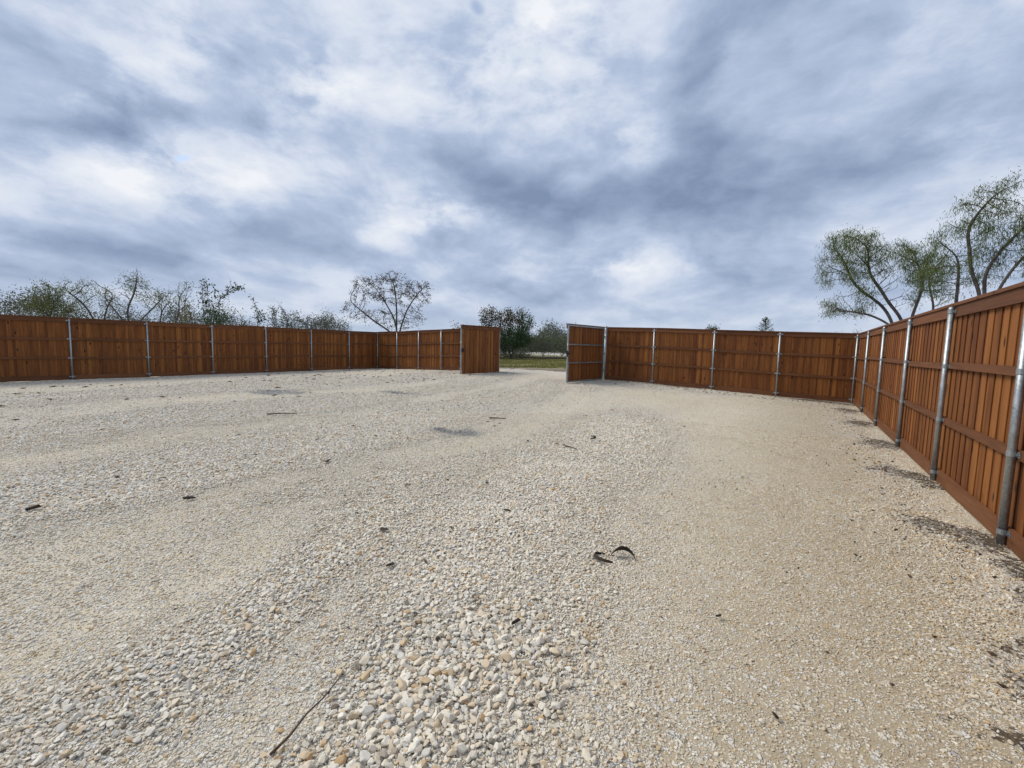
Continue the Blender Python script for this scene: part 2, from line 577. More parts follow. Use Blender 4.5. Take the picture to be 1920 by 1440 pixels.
me, X, Y = grid_mesh('ground', gx, gy, terrain_z)
m, t, b = material('field_ground')
geo = t.n('ShaderNodeNewGeometry')
Pp = geo.outputs['Position']
ps = t.n('ShaderNodeSeparateXYZ'); t.put(ps.inputs[0], Pp)
n1 = t.noise(Pp, 0.35, 5, 0.6).outputs['Fac']
n2 = t.noise(Pp, 2.2, 6, 0.65).outputs['Fac']
n3 = t.noise(Pp, 14.0, 4, 0.6).outputs['Fac']
dirt = t.mix(t.smooth(n2, 0.35, 0.65), (0.085, 0.064, 0.045), (0.27, 0.22, 0.155))
grassc = t.mix(t.smooth(n3, 0.3, 0.7), (0.12, 0.125, 0.040), (0.27, 0.24, 0.095))
cal = t.mix(t.smooth(n2, 0.3, 0.7), (0.42, 0.39, 0.33), (0.56, 0.53, 0.47))
yy = t.math('ADD', ps.outputs[1], t.math('MULTIPLY', t.math('SUBTRACT', n1, 0.5), 5.0))
gm = t.math('MULTIPLY', t.smooth(yy, 24.6, 26.4), t.smooth(n2, 0.30, 0.46))
c = t.mix(gm, dirt, grassc)
c = t.mix(t.math('MULTIPLY', t.smooth(yy, 58.0, 60.0), t.smooth(yy, 96.0, 88.0)), c, cal)
edge = t.math('MULTIPLY', t.smooth(yy, 23.4, 22.2), t.smooth(n2, 0.42, 0.55))
c = t.mix(t.math('MULTIPLY', edge, 0.8), c, cal)
t.put(b.inputs['Base Color'], c)
b.inputs['Roughness'].default_value = 0.95
bump(t, b, t.math('ADD', n2, t.math('MULTIPLY', n3, 0.4)), 0.8, 0.08)
tag(obj('ground', me, None, m), kind='structure')

# --- gravel yard
yx = axis([(-24.2, -12, 0.2), (-12, 2.3, 0.075)])
yy_ = axis([(-6, -0.5, 0.25), (-0.5, 9.0, 0.075), (9.0, 23.2, 0.16)])


def yard_inside(x, y):
    main = (y < 19.35)
    lim = 22.3 + 1.1 * (fbm(x * 0.5, y * 0.0 + 3.3, 81) - 0.5)
    ap = (x > -21.5 + (y - 19) * 0.5) & (x < -3.0) & (y < lim)
    return main | ap


def yard_z(x, y):
    c = coarse_field(x, y)
    soil = blob_field(x, y, SOIL, 90)
    z = zg(x, y) + 0.012 + 0.030 * c + 0.035 * (fbm(x * 0.7, y * 0.45, 12) - 0.5) + 0.022 * (fbm(x * 5, y * 5, 14, 2) - 0.5)
    z = z + 0.035 * soil
    out = ~yard_inside(x, y)
    return np.where(out, zg(x, y) - 0.16, z)


me, X, Y = grid_mesh('gravel_yard', yx, yy_, yard_z)
set_attr(me, 'coarse', coarse_field(X, Y))
set_attr(me, 'soil', blob_field(X, Y, SOIL, 90))
set_attr(me, 'grey', blob_field(X, Y, GREYP, 97))
set_attr(me, 'tan', sstep(X + 0.6 * (fbm(X, Y, 130) - 0.5), -1.8, 0.9) * (1 - sstep(X + 0.3 * (fbm(X * 2, Y * 2, 131) - 0.5), 1.15, 1.42)))
m, t, b = material('crushed_limestone')
geo = t.n('ShaderNodeNewGeometry')
Pp = geo.outputs['Position']
flat = t.n('ShaderNodeMapping'); flat.inputs['Scale'].default_value = (1, 1, 0.2); t.put(flat.inputs['Vector'], Pp)
Pf = t.vmath('ADD', flat.outputs[0], t.vmath('SCALE', t.vmath('SUBTRACT', t.noise(Pp, 40.0, 2, 0.5).outputs['Color'], (0.5, 0.5, 0.5)), 0.012))
coarse = t.n('ShaderNodeAttribute', attribute_name='coarse').outputs['Fac']
soil = t.n('ShaderNodeAttribute', attribute_name='soil').outputs['Fac']
grey = t.n('ShaderNodeAttribute', attribute_name='grey').outputs['Fac']
big = t.noise(Pp, 0.5, 3, 0.6).outputs['Fac']
med = t.noise(Pp, 5.0, 4, 0.7).outputs['Fac']
dust = t.noise(Pp, 120.0, 2, 0.7).outputs['Fac']


def chips(scale):
    v1 = t.voro(Pf, scale)
    v2 = t.voro(Pf, scale, 'DISTANCE_TO_EDGE')
    cs = t.n('ShaderNodeSeparateColor'); t.put(cs.inputs[0], v1.outputs['Color'])
    edge = t.smooth(v2.outputs['Distance'], 0.0, 0.16)
    return cs, edge


STONE_RAMP = [(0.0, (0.58, 0.55, 0.49)), (0.30, (0.69, 0.655, 0.58)), (0.55, (0.63, 0.55, 0.42)), (0.76, (0.71, 0.685, 0.63)), (0.86, (0.54, 0.42, 0.27)), (0.93, (0.47, 0.45, 0.42)), (1.0, (0.74, 0.72, 0.68))]
sandc = t.mix(t.smooth(big, 0.3, 0.7), (0.53, 0.445, 0.305), (0.64, 0.56, 0.415))
sandc = t.mix(t.smooth(med, 0.35, 0.75, 0.0, 0.4), sandc, (0.62, 0.58, 0.49))
tan = t.n('ShaderNodeAttribute', attribute_name='tan').outputs['Fac']
sandc = t.mix(t.math('MULTIPLY', tan, 0.8), sandc, (0.33, 0.265, 0.172))
sandc = t.mix(t.smooth(dust, 0.3, 0.7, 0.35, 0.0), sandc, (0.30, 0.24, 0.165))
cs1, e1 = chips(70)
cs2, e2 = chips(32)
chip1 = t.ramp(cs1.outputs[0], STONE_RAMP)
chip2 = t.ramp(cs2.outputs[0], STONE_RAMP)
s1 = t.math('MULTIPLY', t.math('GREATER_THAN', cs1.outputs[1], t.smooth(coarse, 0.0, 0.5, 0.62, 0.15)), e1)
s2 = t.math('MULTIPLY', t.math('GREATER_THAN', cs2.outputs[1], t.smooth(coarse, 0.05, 0.7, 0.90, 0.10)), e2)
gap_dark = t.mix(t.smooth(coarse, 0.2, 0.8), sandc, (0.33, 0.275, 0.20))
c = t.mix(s1, gap_dark, chip1)
c = t.mix(s2, c, chip2)
# soil thrown up by the post holes and grey stone dust stains
clod = t.noise(Pp, 13.0, 3, 0.7).outputs['Fac']
sm = t.smooth(t.math('ADD', soil, t.math('MULTIPLY', t.math('SUBTRACT', clod, 0.5), 2.6)), 0.42, 0.66, 0.0, 0.95)
soilc = t.mix(t.smooth(dust, 0.3, 0.7), (0.042, 0.028, 0.018), (0.125, 0.088, 0.058))
soil_cover = t.math('MULTIPLY', sm, t.math('SUBTRACT', 1.0, t.math('MULTIPLY', s2, 0.55)))
c = t.mix(soil_cover, c, soilc)
gm = t.smooth(t.math('ADD', grey, t.math('MULTIPLY', t.math('SUBTRACT', med, 0.5), 0.9)), 0.30, 0.75, 0.0, 0.72)
c = t.mix(gm, c, (0.20, 0.205, 0.215))
t.put(b.inputs['Base Color'], c)
b.inputs['Roughness'].default_value = 0.93
b.inputs['Specular IOR Level'].default_value = 0.2
hgt = t.math('ADD', t.math('MULTIPLY', s1, 0.45), s2)
hgt = t.math('ADD', hgt, t.math('MULTIPLY', dust, 0.25))
bump(t, b, hgt, 0.9, 0.010)
tag(obj('gravel_yard', me, None, m), kind='structure')

# ================================================================== loose stones (stuff, instanced)
def stone_mesh(k):
    bm = bmesh.new()
    r = random.Random(100 + k)
    ax = (1.0, r.uniform(0.62, 0.95), r.uniform(0.42, 0.75))
    for i in range(15):
        v = Vector((r.gauss(0, 1), r.gauss(0, 1), r.gauss(0, 1))).normalized() * r.uniform(0.42, 0.52)
        bm.verts.new((v.x * ax[0], v.y * ax[1], v.z * ax[2]))
    res = bmesh.ops.convex_hull(bm, input=bm.verts)
    bmesh.ops.delete(bm, geom=[e for e in res['geom_interior'] if isinstance(e, bmesh.types.BMVert)], context='VERTS')
    bmesh.ops.dissolve_limit(bm, angle_limit=R(14), verts=bm.verts, edges=bm.edges)
    bmesh.ops.bevel(bm, geom=list(bm.edges), offset=0.055, segments=1, affect='EDGES', profile=0.6, clamp_overlap=True)
    me = bpy.data.meshes.new('stone')
    bm.to_mesh(me); bm.free()
    me.polygons.foreach_set('use_smooth', [False] * len(me.polygons))
    return me


m, t, b = material('limestone_pebble')
at = t.n('ShaderNodeAttribute', attribute_name='tone', attribute_type='INSTANCER')
at2 = t.n('ShaderNodeAttribute', attribute_name='dusty', attribute_type='INSTANCER')
tco = t.n('ShaderNodeTexCoord')
geo = t.n('ShaderNodeNewGeometry')
c = t.ramp(at.outputs['Fac'], [(0.0, (0.50, 0.485, 0.45)), (0.14, (0.68, 0.645, 0.57)), (0.40, (0.765, 0.715, 0.61)), (0.60, (0.68, 0.60, 0.475)), (0.80, (0.62, 0.50, 0.355)),
                              (0.90, (0.58, 0.43, 0.26)), (0.96, (0.48, 0.29, 0.125)), (1.0, (0.36, 0.30, 0.24))])
nz = t.noise(geo.outputs['Position'], 70.0, 2, 0.65).outputs['Fac']
c = t.mix(t.smooth(nz, 0.35, 0.75, 0.0, 0.35), c, (0.50, 0.42, 0.31))
c = t.mix(at2.outputs['Fac'], c, (0.45, 0.37, 0.245))
c = t.mix(t.n('ShaderNodeAttribute', attribute_name='stain', attribute_type='INSTANCER').outputs['Fac'], c, (0.19, 0.195, 0.205))
c = t.mix(t.n('ShaderNodeAttribute', attribute_name='soiled', attribute_type='INSTANCER').outputs['Fac'], c, (0.10, 0.074, 0.052))
t.put(b.inputs['Base Color'], c)
b.inputs['Roughness'].default_value = 0.9
b.inputs['Specular IOR Level'].default_value = 0.2
M_STONE = m

stones = bpy.data.collections.new('stone_shapes')          # shapes only, not part of the scene
for k in range(12):
    o = bpy.data.objects.new('stone_%02d' % k, stone_mesh(k))
    o.data.materials.append(M_STONE)
    stones.objects.link(o)


def scatter(spacing, r0, r1, prob, size, jitter=0.5, sink=0.25, half=R(64)):
    """jittered grid inside the fan in front of the camera between r0 and r1"""
    n = int(2 * r1 / spacing)
    g = (np.arange(n) - n / 2) * spacing
    X, Y = np.meshgrid(g, g)
    X = X.ravel() + rng.uniform(-jitter, jitter, X.size) * spacing
    Y = Y.ravel() + rng.uniform(-jitter, jitter, Y.size) * spacing
    rr = np.hypot(X, Y)
    ang = np.arctan2(X, Y) - math.atan2(-0.5495, 0.8308)
    ang = (ang + math.pi) % (2 * math.pi) - math.pi
    k = (rr >= r0 * rng.uniform(0.85, 1.15, rr.size)) & (rr < r1) & ((np.abs(ang) < half) | (rr < 2.2)) & (X < 1.72) & (X > -23.3) & (Y < 18.9) & (Y > -2.5)
    X, Y = X[k], Y[k]
    cf = coarse_field(X, Y)
    p = prob(cf, X, Y)
    k = rng.uniform(0, 1, X.size) < p
    X, Y, cf = X[k], Y[k], cf[k]
    s = size(cf, rng.uniform(0, 1, X.size), X, Y)
    return X, Y, cf, s, sink


LAY = []
mod = lambda x, y, sc, sd: fbm(x * sc, y * sc, sd, 2)
big_here = lambda x, y: sstep(-((x + 1.25) ** 2 / 0.5 + (y - 1.3) ** 2 / 1.4), -1.6, -0.1)
sz = lambda lo, hi, c, u, k=1.9: (lo + (hi - lo) * u ** k) * (0.72 + 0.55 * c)
# bed of chips everywhere, larger where the gravel is coarse
LAY.append(scatter(0.0135, 0.0, 3.4, lambda c, x, y: 0.80 - 0.3 * c, lambda c, u, x, y: sz(0.010, 0.022, c, u, 2.4), sink=0.22))
LAY.append(scatter(0.020, 3.2, 6.4, lambda c, x, y: 0.80, lambda c, u, x, y: sz(0.015, 0.030, c, u, 2.2), sink=0.22))
LAY.append(scatter(0.027, 6.2, 11.0, lambda c, x, y: 0.72, lambda c, u, x, y: sz(0.019, 0.034, c, u, 2.0), sink=0.26))
LAY.append(scatter(0.044, 10.6, 17.0, lambda c, x, y: 0.22 + 0.5 * c, lambda c, u, x, y: sz(0.026, 0.045, c, u, 2.0), sink=0.28))
LAY.append(scatter(0.070, 16.5, 26.0, lambda c, x, y: 0.12 + 0.5 * c, lambda c, u, x, y: sz(0.034, 0.055, c, u, 2.0), sink=0.28))
# loose stones on top of it
LAY.append(scatter(0.030, 0.0, 4.6, lambda c, x, y: np.clip(np.maximum(0.05 + 0.30 * sstep(fbm(x * 2.3, y * 2.3, 150, 3), 0.45, 0.75), 0.09 + (c - 0.12) * 1.4), 0.05, 0.95) * 0.80,
                   lambda c, u, x, y: sz(0.016, 0.034, c, u) * (1 + 0.32 * big_here(x, y)), sink=0.20))
LAY.append(scatter(0.044, 0.0, 4.6, lambda c, x, y: np.clip(0.03 + (c - 0.35) * 1.5, 0.03, 0.8) * 0.7,
                   lambda c, u, x, y: sz(0.023, 0.040, c, u, 1.6) * (1 + 0.38 * big_here(x, y)), sink=0.16))
LAY.append(scatter(0.042, 4.4, 10.0, lambda c, x, y: np.clip(0.06 + (c - 0.15) * 1.4, 0.06, 0.9) * 0.75,
                   lambda c, u, x, y: sz(0.020, 0.040, c, u), sink=0.20))
PX = np.concatenate([l[0] for l in LAY]); PY = np.concatenate([l[1] for l in LAY])
PC = np.concatenate([l[2] for l in LAY]); PS = np.concatenate([l[3] for l in LAY])
SK = np.concatenate([np.full(l[0].size, l[4]) for l in LAY])
PALE = rng.uniform(0, 1, PX.size) < 0.22
# keep post-hole soil partly free of stones
sl = blob_field(PX, PY, SOIL, 90)
k = rng.uniform(0, 1, PX.size) > 0.72 * sstep(sl, 0.25, 0.6)
PX, PY, PC, PS, SK, PALE = PX[k], PY[k], PC[k], PS[k], SK[k], PALE[k]
N = PX.size
asp = rng.uniform(0.8, 1.25, N)
PZ = yard_z(PX, PY) + PS * (0.30 - SK) * 0.9 + np.where(PC > 0.5, rng.uniform(0, 0.2, N) * PS, 0)
rot = np.stack([rng.normal(0, 0.20, N) + rng.normal(0, 0.22, N) * (PC > 0.45), rng.normal(0, 0.20, N) + rng.normal(0, 0.22, N) * (PC > 0.45), rng.uniform(0, 6.283, N)], 1)
scl = np.stack([PS * asp, PS / asp, PS * rng.uniform(0.75, 1.15, N)], 1) * 1.25
warm = 0.24 * sstep(PX, -1.8, 0.8) + 0.10 * (fbm(PX * 1.3, PY * 1.3, 55) - 0.5)
tone = np.clip(rng.beta(1.35, 1.7, N) + warm * 0.8, 0, 0.955)
tone = np.where(rng.uniform(0, 1, N) < 0.004, 1.0, tone)
dusty = np.clip((1 - PC) * 0.62 * rng.uniform(0.2, 1.2, N) + 0.42 * sstep(PX, -1.8, 0.9) * (1 - sstep(PX, 1.15, 1.4)) * rng.uniform(0.4, 1.2, N), 0, 0.85)
dusty = np.where(PALE, dusty * 0.2, dusty)
me = bpy.data.meshes.new('gravel')
me.vertices.add(N)
me.vertices.foreach_set('co', np.stack([PX, PY, PZ], 1).astype(np.float32).ravel())
set_attr(me, 'rot', rot, 'FLOAT_VECTOR'); set_attr(me, 'scl', scl, 'FLOAT_VECTOR')
set_attr(me, 'tone', tone); set_attr(me, 'dusty', dusty)
set_attr(me, 'stain', np.clip(1.3 * blob_field(PX, PY, GREYP, 97) * rng.uniform(0.3, 1.2, N), 0, 0.85))
set_attr(me, 'soiled', np.where(blob_field(PX, PY, SOIL, 90) + 1.5 * (fbm(PX * 11, PY * 11, 140, 3) - 0.5) + rng.normal(0, 0.16, N) > 0.60, np.where(PALE, 0.15, rng.uniform(0.5, 1.0, N)), 0.0))
set_attr(me, 'pick', rng.integers(0, 12, N), 'INT')
gravel = obj('gravel', me)
tag(gravel, 'loose pale crushed limestone gravel scattered over the whole yard', 'gravel', kind='stuff')
ng = bpy.data.node_groups.new('gravel_scatter', 'GeometryNodeTree')
ng.interface.new_socket('Geometry', in_out='INPUT', socket_type='NodeSocketGeometry')
ng.interface.new_socket('Geometry', in_out='OUTPUT', socket_type='NodeSocketGeometry')
gi = ng.nodes.new('NodeGroupInput'); go = ng.nodes.new('NodeGroupOutput')
ci = ng.nodes.new('GeometryNodeCollectionInfo')
ci.inputs['Collection'].default_value = stones
ci.inputs['Separate Children'].default_value = True
ci.inputs['Reset Children'].default_value = True
iop = ng.nodes.new('GeometryNodeInstanceOnPoints')
iop.inputs['Pick Instance'].default_value = True


def named(n, ty):
    a = ng.nodes.new('GeometryNodeInputNamedAttribute')
    a.data_type = ty
    a.inputs['Name'].default_value = n
    return a.outputs['Attribute']


e2r = ng.nodes.new('FunctionNodeEulerToRotation')
L = ng.links.new
L(gi.outputs[0], iop.inputs['Points'])
L(ci.outputs[0], iop.inputs['Instance'])
L(named('pick', 'INT'), iop.inputs['Instance Index'])
L(named('rot', 'FLOAT_VECTOR'), e2r.inputs[0]); L(e2r.outputs[0], iop.inputs['Rotation'])
L(named('scl', 'FLOAT_VECTOR'), iop.inputs['Scale'])
L(iop.outputs[0], go.inputs[0])
gravel.modifiers.new('scatter', 'NODES').node_group = ng
print('stones', N)

# ================================================================== fences
FENCE_H = 2.42
BOARD_MESH = {}


def board_mesh(width, height=2.36, thick=0.012):
    key = (round(width, 3), round(height, 3))
    if key not in BOARD_MESH:
        bm = bmesh.new()
        v, f = box_vf(-width / 2, width / 2, 0, thick, 0, height)
        vs = [bm.verts.new(p) for p in v]
        for q in f: bm.faces.new([vs[i] for i in q])
        ed = [e for e in bm.edges if abs(e.verts[0].co.z - e.verts[1].co.z) > 0.5]
        bmesh.ops.bevel(bm, geom=ed, offset=0.003, segments=1, affect='EDGES')
        me = bpy.data.meshes.new('board')
        bm.to_mesh(me); bm.free()
        me.materials.append(M_BOARD)
        BOARD_MESH[key] = me
    return BOARD_MESH[key]


def post_mesh(radius, height):
    mb = MB()
    mb.tube([(0, 0, -0.15), (0, 0, height)], radius, 14)
    me = mb.mesh('post', True)
    me.materials.append(M_GALV)
    for p in me.polygons:
        if abs(p.normal.z) > 0.9: p.use_smooth = False
    return me


def cap_mesh(radius):
    mb = MB()
    prof = [(radius * 1.12, -0.03), (radius * 1.12, 0.0), (radius * 0.95, 0.014), (radius * 0.6, 0.025), (radius * 0.15, 0.030)]
    mb.tube([(0, 0, z) for _, z in prof], [r for r, _ in prof], 14)
    me = mb.mesh('post_cap', True)
    me.materials.append(M_GALV)
    return me


def bracket_mesh(radius, height=0.05):
    """ring clamped round the post with an ear and bolt on either side, ears flat on the rail face (+y)"""
    mb = MB()
    rr = radius + 0.004
    seg = 14
    vs = []; fs = []
    for z in (-height / 2, height / 2):
        for k in range(seg):
            a = 2 * math.pi * k / seg
            vs.append((rr * math.cos(a), rr * math.sin(a), z))
    for k in range(seg):
        k2 = (k + 1) % seg
        fs.append((k, k2, seg + k2, seg + k))
    mb.add(vs, fs)
    for s in (-1, 1):
        x0, x1 = sorted((s * radius * 0.9, s * (radius + 0.058)))
        mb.box(x0, x1, radius - 0.0085, radius - 0.002, -height / 2, height / 2)
        bx = s * (radius + 0.036)
        mb.tube([(bx, radius - 0.0085, 0), (bx, radius - 0.020, 0)], 0.011, 6)
    me = mb.mesh('bracket')
    me.materials.append(M_GALV)
    return me


POST_R = 0.0315
ME_POST = post_mesh(POST_R, 2.36)
ME_CAP = cap_mesh(POST_R)
ME_BR = bracket_mesh(POST_R)
ME_GPOST = post_mesh(0.052, 2.44)
ME_GCAP = cap_mesh(0.052)


def beam(name, parent, p0, p1, d0, d1, h0, h1, nrm, mat, gap=0.0015, tilt=0.0):
    """board from post p0 to post p1 (world), between depths d0..d1 along nrm and heights h0..h1; local x along its length"""
    p0 = Vector(p0); p1 = Vector(p1)
    L_ = (p1 - p0).length
    ex = (p1 - p0).normalized()
    ey = Vector((nrm[0], nrm[1], 0)).normalized()
    ez = ex.cross(ey).normalized()
    if ez.z < 0: ez = -ez
    v, f = box_vf(-h1, -h0, d0, d1, gap, L_ - gap)        # local z is the length so that the grain follows it
    me = mesh_from(name, v, f)
    me.materials.append(mat)
    o = obj(name, me, parent)
    M = Matrix(((-ez.x, ey.x, ex.x, p0.x), (-ez.y, ey.y, ex.y, p0.y), (-ez.z, ey.z, ex.z, p0.z), (0, 0, 0, 1)))
    # local x = -up
    o.matrix_local = parent.matrix_world.inverted() @ M if parent else M
    return o


def fence(label, posts, nrm, gate_ends=(), first_post=True, last_post=True, corner_end=False):
    """posts: list of (x, y); nrm: horizontal direction from the yard outwards through the boards"""
    root = bpy.data.objects.new('wooden_fence', None)
    col.objects.link(root)
    p3 = [Vector((x, y, float(zg(x, y)))) for x, y in posts]
    root.location = p3[0]
    bpy.context.view_layer.update()
    inv = Matrix.Translation(-p3[0])
    nv = Vector((nrm[0], nrm[1], 0)).normalized()
    ang = math.atan2(nv.y, nv.x) - math.pi / 2
    tag(root, label, 'fence')
    for i, p in enumerate(p3):
        if (i == 0 and not first_post) or (i == len(p3) - 1 and not last_post):
            continue
        big = i in gate_ends
        po = obj('post', ME_GPOST if big else ME_POST, root)
        po.matrix_local = inv @ Matrix.Translation(p) @ Matrix.Rotation(ang, 4, 'Z') @ Matrix.Rotation(random.gauss(0, 0.004), 4, 'Y')
        ca = obj('post_cap', ME_GCAP if big else ME_CAP, po)
        ca.location = (0, 0, 2.44 if big else 2.36)
        if not big:
            for h in (0.16, 0.88, 1.61, 2.315):
                br = obj('bracket', ME_BR, po)
                br.location = (0, 0, h + random.gauss(0, 0.006))
    fwd = POST_R - 0.002
    for i in range(len(p3) - 1):
        a, c_ = p3[i], p3[i + 1]
        beam('kickboard', root, a, c_, fwd, fwd + 0.036, 0.035, 0.205, nv, M_RAIL)
        for h in (0.88, 1.61):
            s = random.gauss(0, 0.008)
            beam('rail', root, a + Vector((0, 0, random.gauss(0, 0.006))), c_ + Vector((0, 0, random.gauss(0, 0.006))), fwd, fwd + 0.037, h - 0.043 + s, h + 0.043 + s, nv, M_RAIL)
        up = Vector((0, 0, 1))
        a2, c2 = a + up * random.gauss(0, 0.007), c_ + up * random.gauss(0, 0.007)
        beam('trim_board', root, a2, c2, fwd, fwd + 0.037, 2.255, 2.395, nv, M_RAIL)
        beam('cap_board', root, a2, c2, fwd - 0.022, fwd + 0.125, 2.397, 2.434, nv, M_RAIL)
        # pickets: an inner layer with gaps, an outer layer behind the gaps
        L_ = (c_ - a).length
        d = (c_ - a) / L_
        n = max(3, round(L_ / 0.212))
        st = L_ / n
        for k in range(-1 if i == 0 else 0, n):
            for layer in (0, 1):
                if k < 0 and layer == 0: continue
                s = (k + 0.5 + 0.5 * layer) * st + random.gauss(0, 0.006)
                if k < 0: s = 0.03
                if s > L_ - 0.01 and i == len(p3) - 2 and not corner_end: continue
                wdt = random.choice((0.120, 0.138, 0.146)) if layer == 0 else 0.174
                q = a + d * s + nv * (fwd + 0.0385 + layer * 0.0124 + random.uniform(0, 0.0008))
                bo = obj('board', board_mesh(wdt), root)
                bo.matrix_local = inv @ Matrix.Translation(q + Vector((0, 0, 0.03 + random.uniform(-0.008, 0.008)))) @ Matrix.Rotation(ang + random.gauss(0, 0.006), 4, 'Z') @ Matrix.Rotation(random.gauss(0, 0.0015), 4, 'Y')
    return root


LC = (-23.35, 19.05)          # back left corner
RC = (1.60, 18.85)            # back right corner
left_posts = [(-23.62, -2.7), (-23.62, -0.25), (-23.62, 2.1), (-23.6, 4.56), (-23.55, 6.94), (-23.5, 9.4), (-23.45, 11.9), (-23.4, 14.4), (-23.38, 16.9), LC]
fence('dark stained wooden fence run along the left side with scrub trees rising behind it', left_posts, (-1, 0), last_post=True, corner_end=True)
back_left = [LC, (-21.45, 19.03), (-19.5, 19.0), (-17.6, 18.98), (-15.6, 18.97), (-13.55, 18.95)]
fence('short back fence run between the left corner and the left gate leaf', back_left, (0, 1), gate_ends=(5,), first_post=False)
back_right = [(-7.42, 18.9), (-5.24, 18.9), (-2.88, 18.88), (-0.65, 18.87), RC]
fence('back fence run from the metal framed gate leaf to the right corner', back_right, (0, 1), gate_ends=(0,), last_post=True, corner_end=True)
right_posts = [RC, (1.62, 16.2), (1.62, 13.4), (1.63, 10.6), (1.63, 8.02), (1.64, 5.65), (1.65, 3.2), (1.65, 0.8)]
fence('orange brown wooden fence run at the right with tall steel posts, nearest the viewer', right_posts, (1, 0), first_post=False)


def gate(label, hinge, free, inner_sign, latch):
    """a gate leaf from hinge to free end; frame of square steel tube with boards on the outer face"""
    hx, hy = hinge; fx, fy = free
    z0 = float(zg(hx, hy)) * 0.5 + float(zg(fx, fy)) * 0.5 + 0.05
    root = bpy.data.objects.new('gate_leaf', None)
    col.objects.link(root)
    d = Vector((fx - hx, fy - hy, 0))
    Lg = d.length
    ang = math.atan2(d.y, d.x)
    root.location = (hx, hy, z0)
    root.rotation_euler = (0, 0, ang)
    tag(root, label, 'gate', 'open gate leaves')
    s = inner_sign                 # local y of the outer (boarded) face
    H = 2.36

    def part(name, boxes, mat, par=root):
        mb = MB()
        for bx in boxes: mb.box(*bx)
        return obj(name, mb.mesh(name), par, mat)
    h = 0.028
    for x in (h + 0.03, Lg - h):
        part('frame_stile', [(x - h, x + h, -h, h, 0, H)], M_GALV)
    for z in (h, 0.80, 1.56, H - h):
        part('frame_rail', [(h * 2 + 0.032, Lg - 2 * h - 0.002, -h + 0.002, h - 0.002, z - h, z + h)], M_GALV)
    ya, yb = sorted((s * (h + 0.001), s * (h + 0.017)))
    n = round(Lg / 0.222)
    st = (Lg - 0.06) / n
    for k in range(n):
        for layer in (0, 1):
            if layer == 1 and k == n - 1: continue
            x = 0.03 + (k + 0.5 + 0.5 * layer) * st
            bo = obj('board', board_mesh(0.138, 2.36), root)
            off = (h + 0.002 + layer * 0.0125)
            bo.location = (x, s * off if s > 0 else -off - 0.012, 0.0 + random.uniform(0, 0.012))
            bo.rotation_euler = (0, 0, random.gauss(0, 0.005))
    a, b_ = sorted((s * (h + 0.040), s * (h + 0.058)))
    part('trim_board', [(0.0, Lg, a, b_, 2.20, 2.355)], M_RAIL)
    a, b_ = sorted((s * (-h - 0.012), s * (h + 0.085)))
    part('cap_board', [(0.0, Lg + 0.02, a, b_, 2.366, 2.40)], M_RAIL)
    for z in (0.42, 1.18, 1.95):
        mb = MB()
        mb.tube([(0, 0, z - 0.075), (0, 0, z + 0.075)], 0.016, 8)
        mb.box(0.0, 0.06, -0.045, -0.034, z - 0.04, z + 0.04)
        mb.box(0.0, 0.06, 0.030, 0.036, z - 0.04, z + 0.04)
        obj('hinge', mb.mesh('hinge'), root, M_GALV)
    # drop rod at the free end
    mb = MB()
    yr = -s * (h + 0.018)
    mb.tube([(Lg - 0.03, yr, -0.04), (Lg - 0.03, yr, 0.85), (Lg - 0.03, yr - s * 0.06, 0.85)], 0.009, 8)
    mb.box(Lg - 0.055, Lg - 0.005, yr - 0.014, yr + 0.014, 0.25, 0.29)
    mb.box(Lg - 0.055, Lg - 0.005, yr - 0.014, yr + 0.014, 0.65, 0.69)
    obj('drop_rod', mb.mesh('drop_rod'), root, M_GALV)
    if latch:
        mb = MB()
        mb.box(Lg - 0.10, Lg + 0.014, -0.045, 0.045, 1.16, 1.22)
        mb.box(Lg + 0.0, Lg + 0.10, -0.018, 0.018, 1.175, 1.205)
        mb.box(Lg + 0.002, Lg + 0.016, -0.035, 0.035, 1.06, 1.30)
        mb.tube([(Lg - 0.05, 0.045, 1.19), (Lg - 0.05, 0.11, 1.19), (Lg - 0.16, 0.115, 1.19)], 0.010, 6)
        obj('latch', mb.mesh('latch'), root, M_BLACK)
        part('tag_plate', [(Lg + 0.001, Lg + 0.006, -0.024, 0.024, 1.50, 1.60)], M_YELLOW)
    else:
        mb = MB()
        mb.box(Lg - 0.16, Lg - 0.03, s * (h + 0.058) - 0.012, s * (h + 0.058) + 0.014, 1.08, 1.25)
        mb.tube([(Lg - 0.10, s * (h + 0.05), 1.10), (Lg - 0.10, s * (h + 0.12), 1.12), (Lg - 0.10, s * (h + 0.12), 1.22), (Lg - 0.10, s * (h + 0.05), 1.24)], 0.009, 6)
        obj('latch', mb.mesh('latch'), root, M_BLACK)
        part('tag_plate', [(Lg + 0.001, Lg + 0.006, -0.024, 0.024, 1.50, 1.60)], M_YELLOW)
    return root


# outer faces: left leaf looks to +x (towards the camera), right leaf to -x
gate('open gate leaf with plain boards facing, hinged on the left part of the back fence', (-13.42, 19.03), (-13.76, 16.20), 1, False)
gate('open gate leaf with galvanized steel frame facing and black latch', (-7.47, 18.83), (-7.90, 15.98), -1, True)


